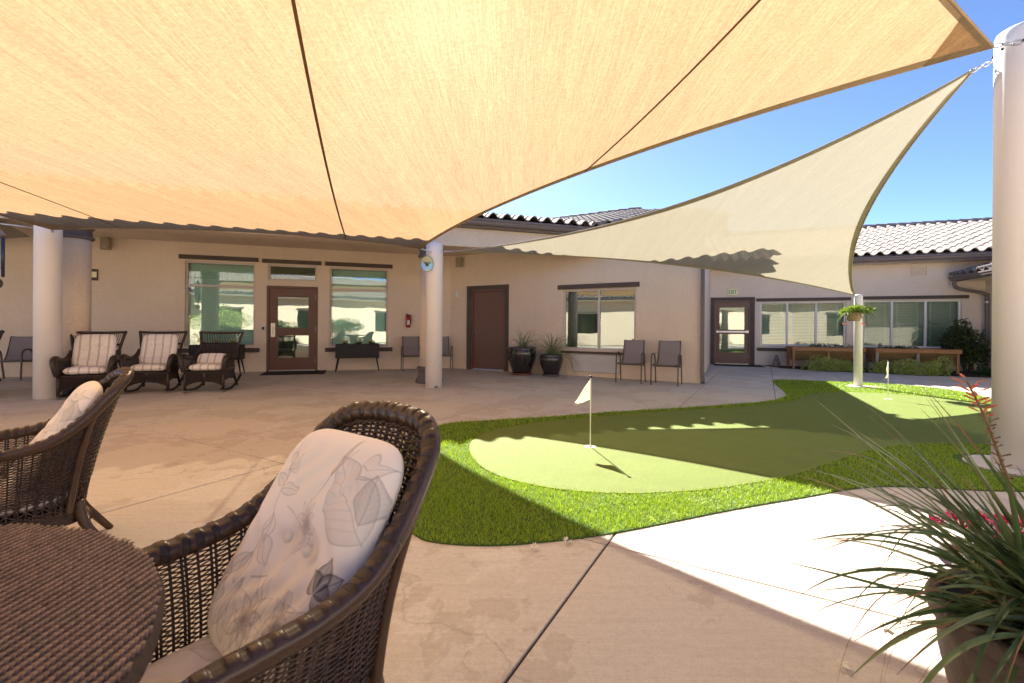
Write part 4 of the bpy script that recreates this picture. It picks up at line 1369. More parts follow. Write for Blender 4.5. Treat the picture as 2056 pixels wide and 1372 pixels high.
def back_print(n):
    c = Cloth(n)
    c.line([(0.12, 0.95), (0.16, 0.80), (0.2, 0.66), (0.23, 0.5), (0.22, 0.36)], 0.005)
    for x, y, a, l, w in ((0.16, 0.80, 2.1, 0.10, 0.026), (0.17, 0.76, 0.9, 0.12, 0.03), (0.20, 0.66, 0.3, 0.14, 0.035), (0.19, 0.68, 2.7, 0.10, 0.03), (0.22, 0.55, -1.2, 0.13, 0.032), (0.22, 0.38, -1.7, 0.16, 0.03), (0.22, 0.37, -2.4, 0.18, 0.032), (0.25, 0.46, -0.9, 0.16, 0.04)):
        c.leaf(x, y, a, l, w, (0.30, 0.24, 0.20), 0.55, 0.14)
    c.leaf(0.97, 0.58, 2.45, 0.46, 0.16, (0.22, 0.21, 0.215), 0.6, 0.30, 9)
    c.leaf(0.93, 0.64, 1.55, 0.22, 0.075, (0.20, 0.20, 0.22), 0.7, 0.42, 8)
    c.leaf(0.80, 0.88, 0.15, 0.20, 0.06, (0.24, 0.22, 0.22), 0.6, 0.2)
    c.leaf(0.60, 0.78, 1.25, 0.20, 0.018, (0.22, 0.18, 0.15), 0.6, 0.4)
    c.line([(0.52, 0.66), (0.60, 0.78), (0.70, 0.92)], 0.004)
    c.flower(0.52, 0.56, 0.11, (0.42, 0.35, 0.32), 11)
    c.line([(0.30, 0.60), (0.40, 0.58), (0.50, 0.50), (0.47, 0.40)], 0.004)
    c.butterfly(0.86, 0.37, 0.13, 1.0)
    c.flower(0.45, 0.17, 0.17, (0.34, 0.27, 0.23), 9)
    c.flower(0.72, 0.20, 0.13, (0.30, 0.25, 0.23), 8)
    for x, y, a, l, w in ((0.62, 0.10, 1.2, 0.24, 0.05), (0.75, 0.14, 0.9, 0.22, 0.055), (0.86, 0.14, 1.3, 0.20, 0.05), (0.33, 0.05, 2.0, 0.22, 0.05), (0.22, 0.08, 1.4, 0.18, 0.045), (0.10, 0.18, 1.7, 0.20, 0.05), (0.08, 0.10, 1.2, 0.16, 0.04)):
        c.leaf(x, y, a, l, w, (0.27, 0.215, 0.19), 0.55, 0.22)
    c.line([(0.5, 0.02), (0.52, 0.2), (0.42, 0.33), (0.30, 0.28)], 0.005)
    return c.c
def seat_print(n):
    c = Cloth(n, (0.78, 0.70, 0.62))
    c.line([(0.1, 0.3), (0.4, 0.45), (0.7, 0.42), (0.95, 0.5)], 0.005)
    for x, y, a, l, w in ((0.3, 0.4, 0.9, 0.3, 0.06), (0.5, 0.44, -0.8, 0.28, 0.05), (0.68, 0.42, 0.7, 0.24, 0.05), (0.15, 0.32, 2.0, 0.2, 0.05), (0.75, 0.75, 2.6, 0.3, 0.07), (0.4, 0.8, 3.4, 0.25, 0.06), (0.8, 0.2, 1.9, 0.2, 0.05)):
        c.leaf(x, y, a, l, w, (0.28, 0.225, 0.19), 0.55, 0.2)
    c.flower(0.55, 0.72, 0.14)
    return c.c

def cushion(name, w, d, h, n, parent, mat, paint=None, tufts=(), puff=0.5, power=5.0, crease=0.0, M_=None, sag=0.0):
    """soft pillow: rounded rectangle, domed top and bottom, optional tufts"""
    t = np.linspace(-1, 1, n)
    X, Y = np.meshgrid(t, t, indexing='ij')
    # map the square to a rounded rectangle
    k = (np.abs(X) ** power + np.abs(Y) ** power) ** (1 / power)
    m = np.maximum(np.abs(X), np.abs(Y)) + 1e-9
    sx, sy = X * m / (k + 1e-9), Y * m / (k + 1e-9)
    edge = np.clip(1 - m, 0, 1)
    H = h * 0.5 * (1 - (1 - np.clip(edge / 0.30, 0, 1)) ** 2) ** 0.5
    H = H * (1 - puff * 0.35 * (m ** 2))
    for (tx, ty) in tufts:
        r2 = (sx - tx) ** 2 * w * w / 4 + (sy - ty) ** 2 * d * d / 4
        H -= h * 0.26 * np.exp(-r2 / 0.0022) + h * 0.10 * np.exp(-r2 / 0.02)
    W = 0.012 * np.sin(3.1 * sx + 2 * sy) * edge + crease * np.sin(17 * sx + 5 * np.sin(6 * sy)) * np.clip(edge * 3, 0, 1)
    top = np.stack([sx * w / 2, sy * d / 2, np.maximum(H, 0) + W + sag * sx * sx], -1)
    bot = np.stack([sx * w / 2, sy * d / 2, -np.maximum(H, 0) * 0.8 + W * 0.3 + sag * sx * sx], -1)
    mb = MB()
    mb.grid(top.tolist())
    mb.grid(bot.tolist(), flip=True)
    o = mb.build(name, mat, parent, smooth=True)
    if paint is not None:
        ca = o.data.color_attributes.new('print', 'FLOAT_COLOR', 'POINT')
        col = np.ones((2 * n * n, 4))
        col[:n * n, :3] = paint.reshape(-1, 3)
        col[n * n:, :3] = paint[::-1].reshape(-1, 3)
        ca.data.foreach_set('color', col.ravel())
    if M_ is not None:
        o.matrix_local = M_
    return o

# ------------------------------------------------------------------ wicker armchair
KH, KZ = 0.935, 0.971
half_rim = [(.268, .40, .50), (.282, .385, .565), (.292, .31, .597), (.298, .20, .602), (.30, .10, .605), (.295, -.02, .63), (.28, -.12, .69), (.265, -.20, .77), (.243, -.27, .855), (.175, -.318, .905), (.085, -.336, .918), (0, -.34, .921)]
half_bot = [(.235, .375, .27), (.24, .34, .27), (.243, .29, .27), (.245, .20, .27), (.245, .11, .27), (.24, .02, .27), (.23, -.05, .27), (.205, -.105, .27), (.165, -.14, .27), (.105, -.155, .27), (.05, -.16, .27), (0, -.162, .27)]
def mirror(hf):
    f = list(hf) + [(-a, b, c) for a, b, c in hf[-2::-1]]
    return np.array(f) * np.array([KH, KH, KZ])
RIM, BOT = spline(mirror(half_rim), 12), spline(mirror(half_bot), 12)
def shell(th, t):
    """point on the chair's basket: th 0..1 round the U, t 0..1 from seat rail to rim"""
    th = np.atleast_1d(th); t = np.atleast_1d(t)
    x = th * (len(RIM) - 1)
    i = np.clip(x.astype(int), 0, len(RIM) - 2); f = (x - i)[..., None]
    r = RIM[i] * (1 - f) + RIM[i + 1] * f
    b = BOT[i] * (1 - f) + BOT[i + 1] * f
    t = t[..., None]
    p = b * (1 - t) + r * t
    out = np.stack([p[..., 0], np.minimum(p[..., 1], 0) * 1.0, np.zeros_like(p[..., 0])], -1)
    out /= np.linalg.norm(out, axis=-1)[..., None] + 1e-9
    return p - out * (0.018 * np.sin(math.pi * t)), out

def lean(x, y, z, deg):
    """cushion standing up: printed face forward, top tipped back by deg"""
    a = math.radians(deg)
    return Matrix(((-1, 0, 0, x), (0, -math.sin(a), math.cos(a), y), (0, math.cos(a), math.sin(a), z), (0, 0, 0, 1)))

def make_armchair():
    root = empty('wicker_armchair')
    # stakes
    st = MB()
    NS = 66
    for k in range(NS + 1):
        th = k / NS
        for off in ((-0.0022, 0.0022) if k % 2 else (0,)):
            P, o_ = shell(np.full(12, min(1, max(0, th + off))), np.linspace(0, 1, 12))
            st.tube(P.tolist(), 0.0036, 5, caps=False)
    st.build('stakes', M['wicker_dark'], root, smooth=True, kind='stuff')
    # woven strands
    wv = MB()
    NR = 56
    nseg = NS * 3
    th = np.linspace(0, 1, nseg + 1)
    ph = th * NS * math.pi
    for r in range(NR):
        t = (r + 0.5) / NR
        if 0.07 < t < 0.215:
            continue
        P, o_ = shell(th, np.full(nseg + 1, t))
        P = P + o_ * (0.0052 * np.cos(ph + (r % 2) * math.pi))[:, None]
        P[:, 2] += RNG.normal(0, 0.0006, len(P))
        rw_ = np.interp(th * (len(RIM) - 1), np.arange(len(RIM)), np.linalg.norm(RIM - BOT, axis=1)) / NR * 0.40
        wv.tube(P.tolist(), list(rw_), 5, caps=False, flat=1.0)
    wv.build('weave', M['wicker'], root, smooth=True, kind='stuff')
    # crossed lattice
    lt = MB()
    for k in range(NS // 2):
        for d_ in (1, -1):
            th0 = (2 * k + 1) / NS
            th1 = th0 + d_ * 2.4 / NS
            if not (0 <= th1 <= 1):
                continue
            P, o_ = shell(np.linspace(th0, th1, 6), np.linspace(0.07, 0.215, 6))
            lt.tube((P + o_ * 0.003 * d_).tolist(), 0.0034, 5, caps=False)
    lt.build('lattice', M['wicker'], root, smooth=True, kind='stuff')
    # thick rim with a checker of wraps
    L0 = np.concatenate([[0], np.cumsum(np.linalg.norm(np.diff(RIM, axis=0), axis=1))])
    tot = L0[-1]
    nr = int(tot / 0.0020)
    ss = np.linspace(0, tot, nr)
    C = np.stack([np.interp(ss, L0, RIM[:, k]) for k in range(3)], 1)
    T = np.gradient(C, axis=0); T /= np.linalg.norm(T, axis=1)[:, None]
    cenp = np.array([0, -0.02, 0.62])
    inn = cenp - C; inn[:, 2] = np.where(C[:, 2] < 0.66, 0.42, 0.20)
    inn -= (inn * T).sum(1)[:, None] * T
    inn /= np.linalg.norm(inn, axis=1)[:, None]
    sd = np.cross(T, inn)
    NA = 30
    P = []
    blk = 0.021
    warp = np.cumsum(RNG.uniform(0.72, 1.28, nr)); warp *= ss[-1] / warp[-1]
    warp = ss + 0.006 * np.sin(ss * 37) + 0.003 * np.sin(ss * 113 + 1)
    for i in range(nr):
        row = []
        ph_ = int(warp[i] / blk)
        fr_ = warp[i] / blk - ph_
        fall = min(1, fr_ / 0.16, (1 - fr_) / 0.16)
        for k in range(NA):
            a = 2 * math.pi * k / NA - math.pi
            r = 0.0300 + 0.0006 * math.cos(ss[i] / 0.0037 * 2 * math.pi)
            if abs(a) < 1.45:
                rowi = 0 if a < 0 else 1
                e_ = min(1, (1.45 - abs(a)) / 0.15, (abs(a)) / 0.12 if abs(a) < 0.12 else 1)
                if (ph_ + rowi) % 2 == 0:
                    r += 0.0012 * fall * e_
                else:
                    r -= 0.0040 * fall * e_
            row.append(C[i] + inn[i] * (r * math.cos(a) * 0.86) + sd[i] * (r * math.sin(a)))
        P.append(row)
    rm = MB(); rm.grid(P, False, True)
    for i in range(nr - 1):
        ph_ = int(warp[i] / blk)
        for k in range(NA):
            a = 2 * math.pi * (k + 0.5) / NA - math.pi
            if abs(a) < 1.40 and (ph_ + (0 if a < 0 else 1)) % 2:
                rm.mi[i * NA + k] = 1  # sunken blocks coloured darker: shade of the recesses painted in
    rm.add(P[0], [tuple(range(NA))]); rm.add(P[-1], [tuple(range(NA - 1, -1, -1))])
    rm.build('rim', [M['wicker'], M['wicker_dark']], root, smooth=True)
    # braid below the rim
    br = MB()
    for q in (0, math.pi):
        th_ = np.linspace(0, 1, 260)
        Pp, o_ = shell(th_, np.full(260, 0.945))
        z = np.sin(th_ * 260 * 0.9 + q)
        br.tube((Pp - o_ * (0.004 + 0.004 * np.cos(th_ * 234 + q))[:, None] + np.array([0, 0, 0.005]) * z[:, None]).tolist(), 0.0032, 5, caps=False)
    br.build('braid', M['wicker'], root, smooth=True)
    # seat rail and apron
    ap = MB()
    for r in range(9):
        z = 0.205 + r * 0.0075
        Pp = BOT.copy(); Pp[:, 2] = z
        ring = np.vstack([Pp, [[0, 0.385 * KH, z]]])
        ap.tube(ring.tolist(), 0.0046, 5, closed=True)
    ap.build('seat_rail', M['wicker'], root, smooth=True)
    sb = MB(); sb.prism([(p[0] * 0.98, p[1] * 0.98) for p in BOT[::6]], 0.245, 0.262); sb.build('seat_base', M['wicker_dark'], root)
    def legp(P, r0, r1):
        mb = MB(); S_ = spline(P, 14); n = len(S_)
        rr = np.linspace(r0, r1, n) + 0.0012 * (np.arange(n) % 2)
        mb.tube(S_.tolist(), list(rr), 10); return mb
    for sx in (1, -1):
        legp([(0.238 * sx, 0.345, 0.48), (0.225 * sx, 0.335, 0.27), (0.245 * sx, 0.35, 0.14), (0.247 * sx, 0.355, 0.0)], 0.021, 0.017).build('leg', M['wicker'], root, smooth=True)
        legp([(0.165 * sx, -0.125, 0.30), (0.18 * sx, -0.15, 0.19), (0.205 * sx, -0.21, 0.09), (0.225 * sx, -0.27, 0.0)], 0.023, 0.016).build('leg', M['wicker'], root, smooth=True)
        bpp, _o = shell(np.full(14, 0.5 - sx * 0.19), np.linspace(0, 0.97, 14))
        legp((bpp + _o * 0.012).tolist(), 0.013, 0.013).build('back_post', M['wicker'], root, smooth=True)
        arch = MB(); arch.tube(spline([(0.245 * sx, 0.34, 0.06), (0.238 * sx, 0.18, 0.16), (0.222 * sx, 0.06, 0.19), (0.20 * sx, -0.06, 0.16), (0.20 * sx, -0.19, 0.09)], 8).tolist(), 0.010, 8)
        arch.build('brace', M['wicker'], root, smooth=True)
    arch = MB(); arch.tube(spline([(-0.20, -0.19, 0.10), (-0.11, -0.165, 0.175), (0, -0.16, 0.195), (0.11, -0.165, 0.175), (0.20, -0.19, 0.10)], 8).tolist(), 0.010, 8); arch.build('brace', M['wicker'], root, smooth=True)
    hang = MB()
    for k in range(13):
        x = -0.18 + 0.03 * k
        hang.tube([(x * 0.8, -0.150, 0.21), (x * 0.8 + 0.012, -0.160, 0.17 + 0.02 * math.cos(x * 8) - 0.01)], 0.0035, 5)
    hang.build('spindles', M['wicker'], root, kind='stuff')
    cushion('seat_cushion', 0.445, 0.47, 0.12, 170, root, M['print'], seat_print(170), [(0.3, 0.1), (-0.3, 0.1)], 0.3, 3.6, 0.0015, Matrix.Translation((0, 0.115, 0.335)))
    n_ = 300
    bm_ = lean(0.008, -0.055, 0.605, 32)
    pil = cushion('back_pillow', 0.468, 0.57, 0.115, n_, root, M['print'], back_print(n_), [(-0.12, -0.02), (0.28, -0.05)], 0.35, 5, 0.0035, bm_)
    for tx, ty in ((-0.12, -0.02), (0.28, -0.05)):
        b = MB(); b.ball((tx * 0.2375, ty * 0.275, 0.036), 0.014, 12, 8, (1, 1, 0.6)); b.build('button', M['white_petal'], pil, smooth=True)
    return root
arm = make_armchair()
arm.location = (-0.5425, 1.0898, 0); arm.rotation_euler = (0, 0, math.radians(234.45 - 90))
tag(arm, 'large brown wicker armchair with floral cushions pushed up to the round table', 'armchair', 'wicker armchairs with floral cushions')
arm2 = copy_tree(arm)
arm2.location = (-2.302, 2.196, 0); arm2.rotation_euler = (0, 0, math.radians(225.4 - 90))
tag(arm2, 'brown wicker armchair turned away, seen from behind beside the frame edge', 'armchair', 'wicker armchairs with floral cushions')

# ------------------------------------------------------------------ rocking chairs
def weave_panel(mb, P00, P10, P01, P11, nu, nv, r=0.006, bow=0.0):
    """simple basket weave on a four-corner panel"""
    P00, P10, P01, P11 = map(np.array, (P00, P10, P01, P11))
    f = lambda u, v: (P00 * (1 - u) + P10 * u) * (1 - v) + (P01 * (1 - u) + P11 * u) * v
    nrm = np.cross(P10 - P00, P01 - P00); nrm /= np.linalg.norm(nrm)
    for i in range(nu + 1):
        mb.tube([f(i / nu, 0), f(i / nu, 0.5), f(i / nu, 1)], r, 4, caps=False)
    for j in range(nv):
        v = (j + 0.5) / nv
        mb.tube([f(i / nu, v) + nrm * r * 0.9 * (1 if (i + j) % 2 else -1) for i in range(nu + 1)], r, 4, caps=False, flat=0.8)

def make_rocker():
    root = empty('rocking_chair')
    W, D = 0.31, 0.27
    fr = MB()
    # front skirt with arched lower edge
    sk = MB()
    for k in range(24):
        x = -W + 0.03 + (2 * W - 0.06) * k / 23
        zb = 0.12 + 0.075 * (1 - (x / W) ** 2)
        sk.tube([(x, D, zb), (x, D, 0.35)], 0.0075, 4, caps=False)
    for j in range(14):
        z = 0.13 + j * 0.0165
        xs = np.linspace(-W + 0.02, W - 0.02, 30)
        xs = [x for x in xs if 0.12 + 0.075 * (1 - (x / W) ** 2) <= z + 0.004]
        seg = []
        for sgn in (-1, 1):
            p = [(x, D + 0.004 * (1 if (n + j) % 2 else -1), z) for n, x in enumerate(xs) if x * sgn >= 0]
            if len(p) > 1:
                sk.tube(p, 0.0078, 4, caps=False)
    sk.tube(spline([(-W + 0.02, D, 0.12), (-W * 0.5, D, 0.178), (0, D, 0.197), (W * 0.5, D, 0.178), (W - 0.02, D, 0.12)], 6), 0.011, 6)
    sk.build('front_skirt', M['wicker_dark'], root, kind='stuff')
    for s_ in (-1, 1):
        sd = MB()
        weave_panel(sd, (s_ * W, D, 0.20), (s_ * W * 0.92, -0.22, 0.24), (s_ * W, D, 0.36), (s_ * W * 0.92, -0.22, 0.36), 12, 9, 0.0075)
        sd.build('side_skirt', M['wicker_dark'], root, kind='stuff')
        # rolled arm
        ar = MB()
        path = spline([(s_ * W, D + 0.01, 0.36), (s_ * (W + 0.015), D + 0.045, 0.47), (s_ * (W + 0.035), D + 0.03, 0.575), (s_ * (W + 0.04), D - 0.06, 0.62), (s_ * (W + 0.035), D - 0.18, 0.595), (s_ * (W + 0.02), -0.06, 0.585), (s_ * (W + 0.0), -0.19, 0.64), (s_ * (W - 0.015), -0.26, 0.72)], 9)
        n = len(path)
        rr = [0.034 + 0.016 * math.exp(-((i - 28) / 11) ** 2) + 0.0022 * (i % 2) for i in range(n)]
        ar.tube(path.tolist(), rr, 10)
        ar.build('arm', M['wicker_dark'], root, smooth=True)
        ap = MB()
        weave_panel(ap, (s_ * (W + 0.0), D - 0.02, 0.45), (s_ * (W - 0.02), -0.2, 0.45), (s_ * (W + 0.02), D - 0.02, 0.58), (s_ * (W - 0.01), -0.2, 0.60), 16, 6, 0.006)
        for k in range(14):
            y = D - 0.03 - k * 0.032
            ap.tube([(s_ * (W - 0.002), y, 0.36), (s_ * (W - 0.002), y - 0.02, 0.45)], 0.005, 4, caps=False)
            ap.tube([(s_ * (W - 0.002), y - 0.02, 0.36), (s_ * (W - 0.002), y, 0.45)], 0.005, 4, caps=False)
        ap.build('arm_panel', M['wicker_dark'], root, kind='stuff')
        lg = MB(); lg.tube([(s_ * (W - 0.015), D - 0.01, 0.36), (s_ * (W - 0.012), D, 0.035)], [0.026, 0.022], 10); lg.build('leg', M['wicker_dark'], root, smooth=True)
        lg = MB(); lg.bar((s_ * (W - 0.05), -0.20, 0.36), (s_ * (W - 0.03), -0.37, 0.055), 0.03, 0.03); lg.build('leg', M['black'], root)
        rk = MB()
        prof = [(y, 0.03 + 0.20 * ((y + 0.02) / 0.52) ** 2 if y < -0.02 else 0.03 + 0.03 * ((y + 0.02) / 0.34) ** 2) for y in np.linspace(0.33, -0.54, 16)]
        for a, b in zip(prof[:-1], prof[1:]):
            rk.bar((s_ * (W - 0.03), a[0], a[1]), (s_ * (W - 0.03), b[0], b[1]), 0.034, 0.028)
        rk.build('rocker', M['black'], root)
        ft = MB(); ft.lathe([(0.034, 0), (0.036, 0.008), (0.02, 0.02)], 12, s_ * (W - 0.012), D + 0.005); ft.build('foot_plate', M['steel'], root)
    st = MB(); st.bar((-W + 0.05, -0.29, 0.20), (W - 0.05, -0.29, 0.20), 0.022, 0.022); st.build('stretcher', M['black'], root)
    sb = MB(); sb.box(-W + 0.02, W - 0.02, -0.22, D, 0.335, 0.36); sb.build('seat', M['wicker_dark'], root)
    # back: trapezoid frame, spindles on top, crossed band, woven lower part
    def bp(x, t):  # t 0..1 up the back
        y = -0.20 - 0.21 * t
        z = 0.42 + 0.61 * t
        return (x * (0.235 + 0.115 * t), y, z)
    fb = MB()
    fb.tube(spline([bp(-1, 0), bp(-1.0, 0.4), bp(-1, 0.75), bp(-1, 0.97), bp(-0.96, 1.0), bp(-0.3, 0.99), bp(0.3, 0.99), bp(0.96, 1.0), bp(1, 0.97), bp(1, 0.75), bp(1, 0.4), bp(1, 0)], 7).tolist(), 0.022, 10)
    fb.build('back_frame', M['wicker_dark'], root, smooth=True)
    for s_ in (-1, 1):
        kb = MB(); kb.ball(bp(s_, 1.0), 0.030, 10, 7); kb.build('finial', M['wicker_dark'], root, smooth=True)
    bs = MB()
    for k in range(23):
        x = -0.94 + 1.88 * k / 22
        bs.tube([bp(x, 0.66), bp(x, 0.98)], 0.006, 4, caps=False)
        bs.tube([bp(x, 0.0), bp(x, 0.42)], 0.006, 4, caps=False)
    for k in range(12):
        x = -0.92 + 1.84 * k / 11
        for d_ in (-1, 1):
            if abs(x + d_ * 0.24) <= 0.97:
                bs.tube([bp(x, 0.42), bp(x + d_ * 0.12, 0.54), bp(x, 0.66)], 0.006, 4, caps=False)
    for t in [0.02 * j for j in range(22)] + [0.64, 0.66, 0.68]:
        bs.tube([tuple(np.array(bp(-0.95 + 1.9 * i / 22, t)) + np.array([0, 0.006 * (1 if (i + int(t * 50)) % 2 else -1), 0])) for i in range(23)], 0.0065, 4, caps=False)
    bs.build('back_weave', M['wicker_dark'], root, kind='stuff')
    cushion('seat_cushion', 0.54, 0.50, 0.13, 40, root, M['stripe'], None, [], 0.25, 7, 0.002, Matrix.Translation((0, 0.03, 0.425)))
    return root
def back_cushion(root, slump):
    if slump:
        cushion('back_cushion', 0.50, 0.22, 0.13, 40, root, M['stripe'], None, [], 0.3, 5, 0.003, lean(0.03, -0.13, 0.55, 35))
    else:
        cushion('back_cushion', 0.54, 0.56, 0.12, 60, root, M['stripe'], None, [(x, y) for x in (-0.4, 0, 0.4) for y in (-0.45, 0.15)], 0.3, 6, 0.004, lean(0, -0.215, 0.735, 19))
rk0 = make_rocker()
rk_spots = [((-6.84, 7.27), -62, 'dark wicker rocking chair with striped cushion, partly hidden behind the armchair back', 0),
            ((-6.26, 7.84), -71, 'dark wicker rocking chair with tall striped back cushion before the bare wall', 0),
            ((-5.36, 8.0), -79, 'dark wicker rocking chair with a slumped cushion in front of the planter box', 1),
            ((-8.62, 6.95), -62, 'dark wicker rocking chair cut off at the frame edge beside the stout post', 0)]
roots = [rk0] + [copy_tree(rk0) for _ in rk_spots[1:]]
for r_, (p, a, lab, sl) in zip(roots, rk_spots):
    r_.location = (p[0], p[1], 0.0)
    r_.rotation_euler = (0, 0, math.radians(a - 90))
    tag(r_, lab, 'rocking chair', 'wicker rocking chairs by the wall')
    back_cushion(r_, sl)

# ------------------------------------------------------------------ sling chairs
def make_sling():
    root = empty('sling_chair')
    W = 0.265
    for s_ in (-1, 1):
        f = MB()
        path = spline([(s_ * W, 0.27, 0.0), (s_ * W, 0.255, 0.30), (s_ * W, 0.24, 0.53), (s_ * W, 0.20, 0.605), (s_ * W, 0.10, 0.635), (s_ * W, -0.02, 0.615), (s_ * W, -0.08, 0.53), (s_ * W, -0.11, 0.32), (s_ * W, -0.17, 0.0)], 6)
        for a, b in zip(path[:-1], path[1:]):
            f.bar(a, b + (b - a) * 0.08, 0.030, 0.020, up=(s_, 0, 0.001))
        f.build('arm_and_legs', M['bronze'], root, smooth=False)
        g = MB()
        g.tube(spline([(s_ * 0.235, 0.22, 0.42), (s_ * 0.235, 0.0, 0.385), (s_ * 0.232, -0.13, 0.41), (s_ * 0.222, -0.20, 0.60), (s_ * 0.215, -0.28, 0.90)], 6).tolist(), 0.013, 8)
        g.build('side_rail', M['bronze'], root, smooth=True)
    sl = MB()
    P = spline([(0, 0.23, 0.425), (0, 0.20, 0.425), (0, 0.0, 0.375), (0, -0.12, 0.40), (0, -0.19, 0.56), (0, -0.235, 0.74), (0, -0.283, 0.905)], 6)
    sl.grid([[(x * (0.235 - 0.02 * max(0, p[2] - 0.4) / 0.5), p[1], p[2] - 0.012 * (1 - x * x)) for p in P] for x in np.linspace(-1, 1, 9)])
    o_ = sl.build('sling', M['sling'], root, smooth=True)
    m_ = o_.modifiers.new('cloth', 'SOLIDIFY'); m_.thickness = 0.004
    for y, z in ((0.215, 0.395), (-0.10, 0.36)):
        c = MB(); c.bar((-W, y, z), (W, y, z), 0.022, 0.016); c.build('crossbar', M['bronze'], root)
    return root
def wall_pt(Fm, s_, y): return Fm @ Vector((s_, y, 0))
A1, A2, A3 = math.atan(0.31474), math.atan(-0.56466), math.atan(-0.35791)
sl0 = make_sling()
sl_spots = [(F2, 3.27, -0.52, A2, 0.03, 'grey sling chair in front of the air-conditioner grille'),
            (F2, 4.02, -0.55, A2, -0.02, 'grey sling chair nearest the wall corner and downspout'),
            (F1, -2.95, -0.50, A1, 0.05, 'grey sling chair beneath the fire extinguisher'),
            (F1, -2.16, -0.50, A1, -0.04, 'grey sling chair mostly hidden behind the slim post'),
            (F1, -11.17, -0.55, A1, 0.0, 'dark sling chair at the frame edge behind a rocking chair'),
            (F1, -10.42, -0.55, A1, 0.0, 'dark sling chair squeezed from view between stout post and column')]
for k, (Fm, s_, y, a, da, lab) in enumerate(sl_spots):
    r_ = sl0 if k == 0 else copy_tree(sl0)
    r_.location = wall_pt(Fm, s_, y); r_.rotation_euler = (0, 0, a + math.pi + da)
    tag(r_, lab, 'chair', 'sling chairs along the walls')

# ------------------------------------------------------------------ planter boxes with yellow flowers
def make_planter(seed):
    root = empty('planter_box')
    w, d = 0.52, 0.17
    bx = MB(); bx.box(-w, w, -d, d, 0.355, 0.66); bx.build('liner', M['black'], root)
    k = 0
    n = 27
    for i in range(n):
        x0 = -w + 2 * w * i / n
        b = MB(); b.box(x0 + 0.002, x0 + 2 * w / n - 0.002, -d - 0.014, -d - 0.001, 0.35, 0.70); b.build('slat', M['black'], root)
    for s_ in (-1, 1):
        b = MB(); b.box(s_ * w - 0.001 * s_, s_ * (w + 0.014), -d - 0.014, d + 0.014, 0.35, 0.70) if s_ > 0 else b.box(-w - 0.014, -w - 0.001, -d - 0.014, d + 0.014, 0.35, 0.70)
        b.build('end_panel', M['black'], root)
    b = MB(); b.box(-w, w, d + 0.001, d + 0.014, 0.35, 0.70); b.build('back_panel', M['black'], root)
    for sx in (-1, 1):
        for sy in (-1, 1):
            l = MB(); l.tube([(sx * (w - 0.05), sy * (d - 0.03), 0.355), (sx * (w + 0.01), sy * (d + 0.01), 0.0)], [0.024, 0.013], 8); l.build('leg', M['black'], root, smooth=True)
    so = MB(); so.box(-w + .01, w - .01, -d + .01, d - .01, 0.66, 0.672); so.build('soil', M['soil'], root)
    return root
def flower_plant(name, loc, label, seed):
    r = np.random.default_rng(seed)
    e = empty(name, loc)
    p, d = blob_points(160, (0.10, 0.09, 0.07), 5, seed)
    p[:, 2] += 0.05
    leaf_cloud('foliage', p, d, 0.045, [M['leaf']], e)
    pp = []; dd = []
    for k in range(9):
        c = np.array([r.uniform(-0.08, 0.08), r.uniform(-0.07, 0.07), r.uniform(0.10, 0.14)])
        for q in range(16):
            a = q * 2.4
            pp.append(c + np.array([math.cos(a), math.sin(a), 0.2]) * 0.015); dd.append([math.cos(a), math.sin(a), 0.35])
    leaf_cloud('bloom', pp, dd, 0.030, [M['yellow']], e, None, 0.5, 0.15)
    tag(e, label, 'flowers', 'yellow flowers in the planter boxes')
pb0 = make_planter(1)
for k, (s_, lab, fl) in enumerate(((-4.325, 'black slatted planter box under the second teal window', 'under the second window'), (-7.50, 'black slatted planter box behind the rocking chair with slumped cushion', 'behind the rocking chair'))):
    r_ = pb0 if k == 0 else copy_tree(pb0)
    r_.location = wall_pt(F1, s_, -0.36); r_.rotation_euler = (0, 0, A1)
    tag(r_, lab, 'planter', 'black planter boxes')
    for j, dx in enumerate((-0.33, 0.0, 0.33)):
        q = wall_pt(F1, s_ + dx, -0.36)
        flower_plant('yellow_flowers', (q.x, q.y, 0.66), '%s yellow flower clump in the planter box %s' % (('first', 'middle', 'last')[j], fl), 20 + 3 * k + j)

# ------------------------------------------------------------------ grassy pots
def blade_mesh(curves, widths, name, mats, parent, kind=None, dry=0.0):
    V, Lp, St, To, Mi = [], [], [], [], []
    rr_ = np.random.default_rng(len(curves))
    b = 0; l0 = 0
    for C, w in zip(curves, widths):
        C = np.asarray(C); n = len(C)
        T = np.gradient(C, axis=0); T /= np.linalg.norm(T, axis=1)[:, None] + 1e-9
        sd = np.cross(T, [0, 0, 1.0]); ln = np.linalg.norm(sd, axis=1)[:, None]
        sd = np.where(ln < 0.1, np.array([1.0, 0, 0]), sd / (ln + 1e-9))
        up = np.cross(sd, T)
        ww = w * np.interp(np.linspace(0, 1, n), [0, 0.15, 0.6, 1], [0.8, 1, 0.75, 0.06])[:, None]
        V += [C - sd * ww + up * ww * 0.35, C - up * ww * 0.25, C + sd * ww + up * ww * 0.35]
        tip = n - 1 - (rr_.integers(1, 5) if rr_.uniform() < dry else 0)
        for i in range(n - 1):
            Mi += [1 if i >= tip else 0] * 2
            for a, c in ((0, 1), (1, 2)):
                Lp += [b + a * n + i, b + c * n + i, b + c * n + i + 1, b + a * n + i + 1]
                St.append(l0); To.append(4); l0 += 4
        b += 3 * n
    o_ = raw_mesh(name, np.vstack(V), Lp, St, To, mats, parent, kind, True)
    if dry:
        o_.data.polygons.foreach_set('material_index', Mi)
    return o_

